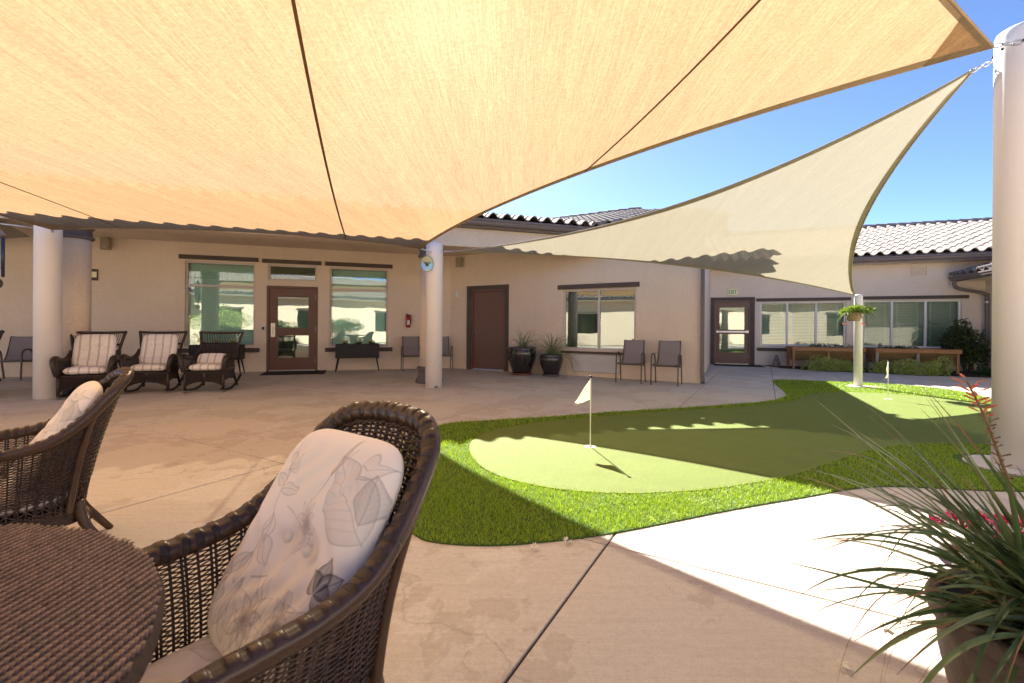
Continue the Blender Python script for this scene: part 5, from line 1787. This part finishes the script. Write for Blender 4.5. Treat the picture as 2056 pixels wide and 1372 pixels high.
def droop(base, az, el, ln, g, n=12, wob=0.0, r=None):
    p = np.array(base, float); d = np.array([math.cos(az) * math.cos(el), math.sin(az) * math.cos(el), math.sin(el)])
    out = [p.copy()]; st = ln / (n - 1)
    for k in range(n - 1):
        d = d + np.array([0, 0, -g * st * (0.4 + 1.6 * k / n)])
        if wob:
            d = d + r.normal(0, wob, 3) * st
        d /= np.linalg.norm(d)
        p = p + d * st
        out.append(p.copy())
    return np.array(out)

def glazed_pot(x, y, R, h, label, seed, saucer, plume):
    e = empty('flower_pot', (x, y, 0))
    tag(e, label, 'pot', 'dark glazed pots beside the brown door')
    z0 = 0.045
    MB().lathe([(R * 0.60, z0), (R * 0.64, z0 + 0.02), (R * 0.78, h * 0.30), (R * 0.95, h * 0.60), (R * 1.0, h * 0.78), (R * 0.96, h * 0.90), (R * 0.88, h * 0.955), (R * 0.90, h * 0.965)], 40).build('body', M['glaze'], e, smooth=True)
    MB().lathe([(R * 0.88, h * 0.955), (R * 0.97, h * 0.965), (R * 0.985, h * 0.985), (R * 0.96, h), (R * 0.87, h), (R * 0.85, h * 0.97)], 40, cap=False).build('rim', M['glaze_rim'], e, smooth=True)
    MB().lathe([(R * 0.60, 0), (R * 0.72, 0.008), (R * 0.74, 0.05), (R * 0.71, 0.052), (R * 0.66, 0.03), (0.01, 0.03)], 32).build('saucer', M[saucer], e, smooth=True)
    MB().lathe([(R * 0.86, h * 0.93), (R * 0.86, h * 0.94), (0.01, h * 0.95)], 24).build('soil', M['soil'], e)
    r = np.random.default_rng(seed)
    g = empty('grass_plant', (x, y, h * 0.94))
    tag(g, 'arching grass tuft growing from the %s' % plume, 'plant', 'grasses in the dark pots')
    cs, ws = [], []
    for k in range(95 if plume.startswith('smaller') else 60):
        az = r.uniform(0, 2 * math.pi) if k % 3 else r.normal(-0.5, 0.5)
        el = r.uniform(0.25, 1.45) if k % 7 else 1.3
        ln = r.uniform(0.45, 1.15) if plume.startswith('smaller') else r.uniform(0.35, 0.95)
        cs.append(droop((r.normal(0, 0.05), r.normal(0, 0.05), 0), az, el, ln, r.uniform(1.6, 4.4), 12)); ws.append(0.0065)
    blade_mesh(cs, ws, 'blades', [M['yucca']], g)
glazed_pot(0.25, 11.08, 0.36, 0.68, 'wide dark glazed pot on a terracotta saucer by the brown door', 4, 'saucer', 'wide dark pot')
glazed_pot(0.95, 10.80, 0.285, 0.52, 'smaller dark glazed pot beside the air-conditioner grille', 9, 'glaze_rim', 'smaller dark pot')

# ------------------------------------------------------------------ near pot with the red yucca
PX, PY, PZ = 1.41, 1.10, 0.42
pot = empty('flower_pot', (PX, PY, 0))
tag(pot, 'weathered round stone pot holding the spiky plant up close', 'pot')
MB().lathe([(0.17, 0.0), (0.19, 0.02), (0.235, 0.14), (0.262, 0.27), (0.268, 0.355), (0.262, 0.37), (0.285, 0.378), (0.29, 0.405), (0.283, PZ), (0.255, PZ), (0.245, PZ - 0.03), (0.235, PZ - 0.06)], 64).build('body', M['oldpot'], pot, smooth=True)
MB().lathe([(0.243, PZ - 0.05), (0.12, PZ - 0.035), (0.01, PZ - 0.03)], 32, cap=False).build('soil', M['soil'], pot, smooth=True)
yu = empty('red_yucca', (PX, PY, PZ - 0.04))
tag(yu, 'spiky green plant with long arching leaves and a coral flower spike', 'plant')
r = np.random.default_rng(12)
cs, ws = [], []
for k in range(150):
    az = r.uniform(0, 2 * math.pi) if k % 5 < 2 else r.normal(math.radians(165), 0.5)
    el = r.uniform(0.25, 1.25)
    ln = r.uniform(0.35, 0.72)
    cs.append(droop((r.normal(0, 0.055), r.normal(0, 0.055), r.uniform(-0.01, 0.02)), az, el, ln, r.uniform(0.4, 1.9) if k % 6 else r.uniform(3, 6), 16, 0.25, r)); ws.append(r.uniform(0.0058, 0.0135))
# long leaves reaching towards the green
for (tx, ty, tz, sag) in ((0.83, 1.15, 0.60, 0.10), (0.80, 1.28, 0.53, 0.09), (0.74, 1.12, 0.58, 0.12), (0.86, 1.02, 0.52, 0.07), (0.90, 1.05, 0.46, 0.02), (1.02, 1.35, 0.86, 0.02), (0.88, 1.30, 0.80, 0.10), (0.95, 1.25, 0.78, 0.05), (1.05, 1.15, 0.95, 0.02), (0.93, 1.38, 0.94, 0.0), (1.18, 1.3, 1.0, 0.0), (0.92, 1.20, 0.66, 0.10), (0.82, 0.95, 0.42, 0.08), (0.97, 0.93, 0.36, 0.10), (1.0, 0.88, 0.30, 0.16), (0.95, 1.45, 0.70, 0.06)):
    a = np.array([r.normal(0, 0.04), r.normal(0, 0.04), 0.0]); b = np.array([tx - PX, ty - PY, tz - PZ + 0.04])
    t = np.linspace(0, 1, 18)[:, None]
    cs.append(a * (1 - t) + b * t + 4 * t * (1 - t) * np.array([0, 0, sag * 1.1 + 0.02])); ws.append(0.0095)
blade_mesh(cs, ws, 'leaves', [M['yucca'], M['dry']], yu, None, 0.5)
cs, ws = [], []
for k in range(22):
    az = r.normal(math.radians(170), 0.9); cs.append(droop((r.normal(0, 0.06), r.normal(0, 0.06), 0.0), az, r.uniform(0.2, 1.0), r.uniform(0.35, 0.75), r.uniform(2, 6), 14, 0.5, r)); ws.append(0.0028)
blade_mesh(cs, ws, 'dry_leaves', [M['dry']], yu)
stalk = spline([(0.02, 0.03, 0.0), (-0.02, 0.10, 0.22), (-0.07, 0.12, 0.40), (-0.105, 0.13, 0.52), (-0.14, 0.15, 0.63)], 10)
MB().tube(stalk.tolist(), list(np.linspace(0.006, 0.0025, len(stalk))), 6).build('flower_stalk', M['dry'], yu, smooth=True)
fl = MB(); bud = MB()
for k in range(46):
    t = 0.45 + 0.55 * k / 45
    p = stalk[int(t * (len(stalk) - 1))]
    a = k * 2.4
    dirv = np.array([math.cos(a) * 0.8, math.sin(a) * 0.8, 0.45])
    q = p + dirv * r.uniform(0.010, 0.030)
    if t > 0.78:
        s_ = r.uniform(0.011, 0.019)
        P = [[q + dirv * s_ * x + s_ * w_ * (np.array([math.cos(b_), math.sin(b_), 0]) ) for b_ in np.linspace(0, 2 * math.pi, 6, endpoint=False)] for x, w_ in ((-1, 0.10), (-0.4, 0.30), (0.2, 0.36), (0.8, 0.26), (1.1, 0.06))]
        fl.grid([[tuple(v) for v in row] for row in P], False, True)
    else:
        bud.tube([p, q], [0.0012, 0.0026], 5)
fl.build('flower', M['coral'], yu, smooth=True, kind='stuff'); bud.build('seed_pod', M['dry'], yu, smooth=True, kind='stuff')

# pot of magenta flowers behind it
mp = empty('flower_pot', (1.93, 1.68, 0)); tag(mp, 'pale pot of magenta flowers behind the spiky plant', 'pot')
MB().lathe([(0.17, 0), (0.20, 0.07), (0.24, 0.20), (0.262, 0.205), (0.265, 0.235), (0.245, 0.24), (0.235, 0.20)], 40).build('body', M['footing'], mp, smooth=True)
mg = empty('magenta_flowers', (1.93, 1.68, 0.245)); tag(mg, 'dense mound of magenta blooms in the pale pot', 'flowers')
p, d = blob_points(900, (0.27, 0.27, 0.13), 9, 4); p[:, 2] += 0.03
leaf_cloud('foliage', p, d, 0.05, [M['leaf_dark']], mg)
pp, dd = [], []
for k in range(95):
    a, q = r.uniform(0, 2 * math.pi), 0.27 * math.sqrt(r.uniform(0, 1))
    c = np.array([q * math.cos(a), q * math.sin(a), 0.15 - 0.9 * q * q + r.uniform(-0.01, 0.015)])
    for j in range(18):
        b = j * 2.4; e_ = 0.3 + 0.5 * (j % 3) / 2
        v = np.array([math.cos(b) * math.cos(e_), math.sin(b) * math.cos(e_), math.sin(e_)])
        pp.append(c + v * 0.016); dd.append(v)
leaf_cloud('bloom', pp, dd, 0.030, [M['magenta']], mg, None, 0.45, 0.12)

# ------------------------------------------------------------------ golf flags
def flag(x, y, h, label, w, fh, yaw, lean=0.0):
    e = empty('golf_flag', (x, y, 0.012), yaw); tag(e, label, 'golf flag', 'flags on the putting green')
    MB().tube([(0, 0, 0), (0, 0, h)], 0.0055, 10).build('pole', M['flagpole'], e, smooth=True)
    MB().lathe([(0.006, h - 0.012), (0.013, h - 0.005), (0.013, h + 0.008), (0.004, h + 0.012)], 12).build('knob', M['black'], e, smooth=True)
    MB().lathe([(0.056, 0.001), (0.056, 0.004), (0.048, 0.0045), (0.02, 0.001)], 32, cap=False).build('cup', M['white'], e)
    P = []
    for i in range(11):
        t = i / 10
        row = []
        for j in range(9):
            v = j / 8
            zt = h - 0.03 - fh * v * (1 - 0.25 * t) - t * (0.10 + 0.62 * fh * (1 - v) )
            row.append((-0.008 - w * t * (1 - 0.25 * math.sin(v * 3)), 0.022 * math.sin(t * 6 + v * 2) * t, zt))
        P.append(row)
    f = MB().grid(P).build('cloth', M['flag'], e, smooth=True)
flag(0.760, 4.311, 0.675, 'white pennant on the nearer pole of the putting green', 0.15, 0.19, 0.1)
flag(6.245, 7.435, 0.63, 'white pennant on the farther pole near the short post', 0.06, 0.22, 0.3)

# ------------------------------------------------------------------ garden trough beds by the far wing
def make_bed(label, s0, s1, y0, y1, gray):
    e = empty('garden_trough', mat=F3 @ Matrix.Translation((s0, y0, 0)))
    tag(e, label, 'planter', 'raised wooden garden troughs')
    L_ = s1 - s0; D = y1 - y0
    b = MB(); b.box(0.0, L_, 0.0, 0.04, 0.545, 0.655); b.build('front_rail', M['cedar'], e, bevel=0.004)
    b = MB(); b.box(0.0, L_, D - 0.04, D, 0.545, 0.655); b.build('back_rail', M['cedar'], e)
    for x in (0.0, L_ - 0.035):
        b = MB(); b.prism([(0.041, 0.655), (D - 0.041, 0.655), (D * 0.62, 0.26), (D * 0.38, 0.26)], x, x + 0.035)
        o_ = b.build('end_panel', M['cedar'], e); o_.data.transform(Matrix(((0, 0, 1, 0), (1, 0, 0, 0), (0, 1, 0, 0), (0, 0, 0, 1))))
    for k in range(4):
        t0, t1 = k / 4, (k + 1) / 4
        for side in (0, 1):
            ya, yb = 0.045 + (D * 0.38 - 0.045) * t0, 0.045 + (D * 0.38 - 0.045) * t1
            za, zb = 0.54 - 0.28 * t0, 0.54 - 0.28 * t1 + 0.006
            if side: ya, yb = D - ya, D - yb
            b = MB(); b.add([(0.036, ya, za), (L_ - 0.036, ya, za), (L_ - 0.036, yb, zb), (0.036, yb, zb), (0.036, ya, za + .02), (L_ - 0.036, ya, za + .02), (L_ - 0.036, yb, zb + .02), (0.036, yb, zb + .02)], [(0, 1, 2, 3), (7, 6, 5, 4), (0, 4, 5, 1), (2, 6, 7, 3), (0, 3, 7, 4), (1, 5, 6, 2)])
            b.build('plank', M['plank'], e)
    b = MB(); b.box(0.04, L_ - 0.04, 0.05, D - 0.05, 0.60, 0.615); b.build('soil', M['soil'], e)
    b = MB(); b.box(0.04, L_ - 0.04, D * 0.38, D * 0.62, 0.25, 0.262); b.build('plank', M['plank'], e)
    for x in (0.03, L_ / 2, L_ - 0.09):
        for y in (0.012, D - 0.07):
            b = MB(); b.box(x, x + 0.055, y + (0.03 if y < 0.1 else 0), y + 0.085, 0.0, 0.544); b.build('leg', M['old_wood' if (gray and x < L_ - 0.2) else 'cedar_y'], e)
    b = MB(); b.bar((L_ - 0.07, 0.07, 0.10), (L_ - 0.40, D * 0.4, 0.50), 0.04, 0.03); b.build('brace', M['cedar_y'], e)
    return e
make_bed('wooden garden trough nearest the exit door, above the green shrub', 9.12, 10.92, -1.15, -0.38, False)
make_bed('wooden garden trough with grey legs beside the dark bush', 11.10, 12.97, -1.25, -0.48, True)
def patch_plants(label, s0, s1, y, seed, mat, n=260):
    q = F3 @ Vector(((s0 + s1) / 2, y, 0.62))
    e = empty('vegetable_seedlings', q, A3); tag(e, label, 'plants', 'seedlings in the garden troughs')
    r_ = np.random.default_rng(seed); L_ = (s1 - s0) / 2
    c = np.stack([r_.uniform(-L_, L_, 16), r_.uniform(-0.2, 0.2, 16), np.zeros(16)], 1)
    k = r_.integers(0, 16, n)
    p = c[k] + r_.normal(0, 1, (n, 3)) * [0.045, 0.04, 0.028] + [0, 0, 0.05]
    leaf_cloud('foliage', p, r_.normal(size=(n, 3)) + [0, 0, 0.8], 0.06, [M[mat]], e)
patch_plants('dark seedlings sprouting from the trough nearest the exit door', 9.7, 10.75, -0.76, 31, 'leaf_dark')
patch_plants('bright seedlings sprouting from the trough with grey legs', 11.2, 12.1, -0.86, 32, 'leaf')
def cage(s_, y, label):
    q = F3 @ Vector((s_, y, 0.62)); e = empty('wire_cage', q); tag(e, label, 'plant cage', 'wire plant cages')
    for k in range(3):
        a = k * 2.09
        MB().tube([(0.05 * math.cos(a), 0.05 * math.sin(a), 0), (0.15 * math.cos(a), 0.15 * math.sin(a), 0.75)], 0.0035, 5).build('wire', M['steel'], e)
    for z in (0.35, 0.72):
        rr = 0.05 + 0.1 * z / 0.75
        MB().tube([(rr * math.cos(b), rr * math.sin(b), z) for b in np.linspace(0, 2 * math.pi, 14, endpoint=False)], 0.0035, 5, closed=True).build('ring', M['steel'], e)
cage(10.62, -0.76, 'thin wire plant cage beside the short white post')
cage(11.75, -0.86, 'thin wire plant cage before the second window row')

# ------------------------------------------------------------------ shrubs
def mound(x, y, rx, ry, h, seed, label, mat, n=2600, size=0.05, name='shrub', group='low shrubs in the planting bed', lumps=12):
    e = empty(name, (x, y, 0.02), A3); tag(e, label, 'shrub', group)
    p, d = blob_points(n, (rx, ry, h), lumps, seed, 0.6)
    p[:, 2] = np.abs(p[:, 2])
    leaf_cloud('foliage', p, d + [0, 0, 0.4], size, [M[mat]], e)
    st = MB()
    for k in range(6):
        a = k * 1.05
        st.tube([(0, 0, 0), (rx * 0.5 * math.cos(a), ry * 0.5 * math.sin(a), h * 0.5)], [0.010, 0.004], 5)
    st.build('stem', M['bark'], e)
    return e
def w3(s_, y): return F3 @ Vector((s_, y, 0))
q = w3(9.80, -1.48); mound(q.x, q.y, 0.60, 0.40, 0.52, 41, 'rounded green shrub under the first garden trough', 'leaf_light')
q = w3(10.36, -1.46); mound(q.x, q.y, 0.45, 0.32, 0.40, 42, 'yellow-green shrub trailing towards the short post', 'leaf_light')
q = w3(11.12, -1.62); mound(q.x, q.y, 0.36, 0.30, 0.40, 43, 'small shrub just past the short white post', 'leaf_light')
q = w3(11.70, -1.80); mound(q.x, q.y, 0.50, 0.36, 0.50, 44, 'bushy green shrub behind the farther golf flag', 'leaf_light')
q = w3(12.15, -1.75); mound(q.x, q.y, 0.50, 0.36, 0.50, 45, 'grey-green shrub below the trough with grey legs', 'leaf_light')
bush = empty('bush', w3(13.32, -0.72), A3); tag(bush, 'tall dark leafy bush by the downspout in the far corner', 'bush')
p, d = blob_points(6000, (0.62, 0.55, 0.85), 13, 51, 0.45); p[:, 2] += 0.85
p = p[p[:, 2] > 0.03]
leaf_cloud('foliage', p, RNG.normal(size=p.shape) + [0, 0, 0.2], 0.085, [M['leaf_dark']], bush, None, 0.36)
st = MB()
for k in range(9):
    a = k * 0.7
    st.tube(spline([(0.05 * math.cos(a), 0.05 * math.sin(a), 0), (0.15 * math.cos(a), 0.15 * math.sin(a), 0.5), (0.35 * math.cos(a), 0.3 * math.sin(a), 1.2)], 4), 0.010, 5)
st.build('stem', M['bark'], bush)
q = w3(13.45, -1.45); mound(q.x, q.y, 0.35, 0.3, 0.30, 46, 'low dark shrub at the foot of the tall bush', 'leaf', 1500)

# ------------------------------------------------------------------ hanging basket
hb = empty('hanging_basket', (6.75, 8.86, 1.33)); tag(hb, 'clay basket with trailing light green plant hanging by the short post', 'hanging basket')
MB().lathe([(0.09, 0), (0.12, 0.05), (0.14, 0.15), (0.15, 0.155), (0.145, 0.165), (0.12, 0.15)], 24).build('bowl', M['basket'], hb, smooth=True)
for k in range(3):
    a = k * 2.09 + 0.3
    MB().tube([(0.14 * math.cos(a), 0.14 * math.sin(a), 0.16), (0.02, 0.01, 0.49)], 0.0028, 5).build('wire', M['bronze'], hb)
p, d = blob_points(620, (0.34, 0.28, 0.13), 8, 61); p[:, 2] += 0.21
leaf_cloud('foliage', p, d, 0.065, [M['leaf_lime']], hb)
cs, ws = [], []
r = np.random.default_rng(5)
for k in range(34):
    cs.append(droop((r.normal(0, .05), r.normal(0, .05), 0.17), r.uniform(0, 6.28), r.uniform(0.1, 1.0), r.uniform(0.25, 0.5), r.uniform(4, 9), 9)); ws.append(0.012)
blade_mesh(cs, ws, 'trailing_stem', [M['leaf_lime']], hb)
for a in (2.6, 5.9):
    b = MB(); b.ball((0.19 * math.cos(a), 0.05 * math.sin(a), -0.05), 0.035, 10, 6, (1.2, 0.7, 0.5)); b.build('ornament', M['coral'], hb, smooth=True)
    MB().tube([(0.14 * math.cos(a), 0.05 * math.sin(a), 0.15), (0.19 * math.cos(a), 0.05 * math.sin(a), -0.04)], 0.002, 4).build('cord', M['bronze'], hb)

# ------------------------------------------------------------------ things on the walls
def on_wall(name, Fm, label, cat, group=None):
    e = empty(name, mat=Fm.copy()); tag(e, label, cat, group); return e
def speaker(Fm, s_, z, label):
    e = on_wall('wall_speaker', Fm @ Matrix.Translation((s_, 0, z)), label, 'speaker', 'outdoor wall speakers')
    b = MB(); b.box(-0.09, 0.09, -0.15, -0.03, -0.13, 0.13); b.build('case', M['speaker'], e, bevel=0.012)
    b = MB(); b.box(-0.075, 0.075, -0.156, -0.151, -0.115, 0.115); b.build('grille', M['grille'] if False else M['speaker'], e)
    b = MB(); b.box(-0.02, 0.02, -0.031, 0.0, -0.03, 0.03); b.build('bracket', M['bronze'], e)
    b = MB(); b.box(-0.014, 0.014, -0.160, -0.157, -0.085, -0.070); b.build('badge', M['nickel'], e)
speaker(F1, -9.82, 3.02, 'tan wall speaker under the soffit above the rocking chairs')
speaker(F2, -2.20 + 0.55, 2.98, 'tan wall speaker beside the slim post')
ex = on_wall('fire_extinguisher', F1 @ Matrix.Translation((-3.02, -0.075, 1.14)), 'red fire extinguisher hung on the wall between window and slim post', 'extinguisher')
MB().lathe([(0.05, 0.0), (0.056, 0.01), (0.056, 0.26), (0.045, 0.295), (0.018, 0.315), (0.016, 0.335)], 20).build('cylinder', M['red'], ex, smooth=True)
b = MB(); b.box(-0.045, 0.02, -0.02, 0.02, 0.335, 0.36); b.bar((0.0, 0, 0.36), (-0.07, 0, 0.385), 0.02, 0.012); b.build('handle', M['black'], ex)
MB().tube(spline([(0.02, 0, 0.345), (0.07, 0, 0.33), (0.068, 0, 0.2), (0.06, -0.01, 0.08)], 5), 0.009, 6).build('hose', M['black'], ex, smooth=True)
b = MB(); b.box(-0.035, 0.035, -0.0585, -0.0565, 0.08, 0.2); b.build('data_plate', M['white'], ex)
b = MB(); b.box(-0.065, 0.065, 0.058, 0.075, 0.02, 0.36); b.build('bracket', M['red'], ex)
kp = on_wall('door_keypad', F1 @ Matrix.Translation((-6.60, 0, 1.11)), 'small grey keypad on the wall beside the half-glazed door', 'keypad')
b = MB(); b.box(-0.036, 0.036, -0.03, 0.0, -0.055, 0.055); b.build('case', M['steel'], kp, bevel=0.004)
b = MB(); b.box(-0.026, 0.026, -0.034, -0.031, -0.045, 0.03); b.build('keys', M['black'], kp)
al = on_wall('alarm_box', F2 @ Matrix.Translation((-1.75, 0, 2.09)), 'small white alarm box beside the brown door', 'alarm')
b = MB(); b.box(-0.06, 0.06, -0.05, 0.0, -0.07, 0.07); b.build('case', M['white'], al, bevel=0.006)
b = MB(); b.ball((0, -0.052, 0.015), 0.024, 10, 6, (1, 0.5, 1)); b.build('lens', M['grille'], al, smooth=True)
sg = on_wall('wall_plaque', F1 @ Matrix.Translation((-10.10, 0, 2.31)), 'small brown wall plaque peeking out behind the stucco column', 'sign')
b = MB(); b.box(-0.16, 0.10, -0.02, 0.0, -0.13, 0.13); b.build('board', M['trim'], sg)
b = MB(); b.box(-0.14, 0.08, -0.024, -0.021, -0.06, 0.07); b.build('face', M['cream'], sg)
xs_ = on_wall('exit_sign', F3 @ Matrix.Translation((7.67, 0, 2.375)), 'cream EXIT sign with green letters above the far door', 'sign')
b = MB(); b.box(-0.15, 0.15, -0.05, 0.0, -0.095, 0.095); b.build('case', M['cream'], xs_, bevel=0.008)
lt = MB()
def stroke(x0, z0, x1, z1, w_=0.017):
    lt.bar((x0, -0.053, z0), (x1, -0.053, z1), 0.004, w_, up=(0, -1, 0)) if False else lt.bar((x0, -0.053, z0), (x1, -0.053, z1), w_, 0.004, up=(0, -1, 0))
hh_ = 0.062
stroke(-0.112, -hh_, -0.112, hh_); [stroke(-0.104, z_, -0.068, z_) for z_ in (-hh_ + 0.008, 0.0, hh_ - 0.008)]
stroke(-0.050, -hh_, 0.004, hh_); stroke(-0.050, hh_, 0.004, -hh_)
stroke(0.030, -hh_, 0.030, hh_)
stroke(0.084, -hh_, 0.084, hh_ - 0.017); stroke(0.052, hh_ - 0.008, 0.116, hh_ - 0.008)
lt.build('letters', M['sign_green'], xs_)

# doormats
def mat_(Fm, s0, s1, y0, y1, skew, label):
    b = MB(); b.prism([(s0, y1), (s1, y1), (s1 + skew, y0), (s0 + skew, y0)], 0.001, 0.014)
    o_ = b.build('doormat', M['rubber']); o_.matrix_world = Fm; tag(o_, label, 'doormat', 'black doormats')
mat_(F1, -6.5, -5.1, -0.95, -0.06, 0.02, 'black rubber doormat before the half-glazed door')
mat_(F3, 7.1, 8.5, -0.75, -0.06, 0.0, 'black rubber doormat before the far exit door')

# owl-like statue
q = w3(8.86, -0.45)
ow = empty('garden_statue', q); tag(ow, 'small glazed garden figure standing by the far wall', 'statue')
MB().lathe([(0.075, 0), (0.10, 0.03), (0.11, 0.10), (0.09, 0.17), (0.06, 0.20)], 18).build('body', M['owl'], ow, smooth=True)
MB().lathe([(0.055, 0.20), (0.075, 0.23), (0.07, 0.28), (0.045, 0.30)], 16).build('torso', M['owl'], ow, smooth=True)
b = MB(); b.ball((0, 0, 0.33), 0.052, 14, 8); b.build('head', M['owl'], ow, smooth=True)

# wind chime at the frame edge, round glass ornament by the slim post
wc_ = empty('wind_chime', (-7.72, 6.72, 1.95)); tag(wc_, 'blue metal wind chime hanging at the frame edge', 'wind chime')
MB().lathe([(0.012, 0.68), (0.05, 0.60), (0.085, 0.565), (0.09, 0.555), (0.0, 0.56)], 20, cap=False).build('cap', M['steel'], wc_, smooth=True)
for k, (a, z0, z1) in enumerate(((0.2, 0.02, 0.50), (1.4, -0.08, 0.52), (2.7, 0.06, 0.46), (4.0, -0.02, 0.5), (5.2, 0.0, 0.48))):
    MB().tube([(0.065 * math.cos(a), 0.065 * math.sin(a), z0), (0.065 * math.cos(a), 0.065 * math.sin(a), z1)], 0.020, 12).build('chime_tube', M['blue_tube'], wc_, smooth=True)
    MB().tube([(0.065 * math.cos(a), 0.065 * math.sin(a), z1), (0.05 * math.cos(a), 0.05 * math.sin(a), 0.565)], 0.0015, 4).build('cord', M['bronze'], wc_)
b = MB(); b.ball((0, 0, -0.18), 0.06, 14, 8, (1, 1, 1.3)); b.build('sail_weight', M['bronze'], wc_, smooth=True)
MB().tube([(0, 0, 0.56), (0, 0, -0.12)], 0.0015, 4).build('cord', M['bronze'], wc_)
og = empty('glass_ornament', (-1.60, 8.40, 2.345), 0.35); tag(og, 'round painted glass ornament hanging beside the slim post', 'ornament')
ring = [(0.118 * math.cos(a), 0, 0.15 * math.sin(a)) for a in np.linspace(0, 2 * math.pi, 40, endpoint=False)]
MB().tube(ring, 0.004, 6, closed=True).build('ring', M['bronze'], og, smooth=True)
b = MB(); b.add([(x, 0.001, z) for x, y, z in ring] + [(x, -0.002, z) for x, y, z in ring], [tuple(range(40)), tuple(range(79, 39, -1))]); b.build('disc', M['orn_glass'], og)
cs = []
for k in range(15):
    a = -0.9 + 1.8 * k / 14
    cs.append([(0.02 * math.sin(k), -0.004, -0.05), (0.05 * math.sin(a * 1.2), -0.006, 0.0 + 0.02 * math.cos(k)), (0.10 * math.sin(a * 1.2), -0.004, 0.055 * math.cos(a) - 0.02 * (k % 2))])
blade_mesh([spline(c, 4) for c in cs], [0.010] * len(cs), 'painted_leaf', [M['orn_green']], og)
MB().tube([(0, 0, 0.15), (0.10, 0.07, 0.235)], 0.002, 4).build('cord', M['bronze'], og)

# fallen white blossoms on the paving
for k, (x, y, w_) in enumerate(((0.123, 2.335, 'at the turf edge, first of the pair'), (0.303, 2.405, 'at the turf edge, second of the pair'), (1.129, 1.529, 'on the shaded slab below the shadow line'), (1.442, 1.744, 'on the sunlit slab beside the near pot'), (2.426, 5.667, 'on the putting green'))):
    e = empty('fallen_blossom', (x, y, 0.006 if k < 4 else 0.016), k * 1.3); tag(e, 'tiny white fallen blossom ' + w_, 'blossom', 'blossoms fallen on the paving')
    pp = [(0.012 * math.cos(a), 0.012 * math.sin(a), 0.006) for a in np.linspace(0, 6.28, 6)[:-1]] + [(0.004, 0.002, 0.012), (-0.003, 0.004, 0.014)]
    leaf_cloud('petal', pp, [(math.cos(a), math.sin(a), 0.3) for a in np.linspace(0, 6.28, 6)[:-1]] + [(0.3, 0.1, 1), (-0.4, 0.3, 0.8)], 0.026, [M['white_petal']], e, None, 0.7, 0.25)
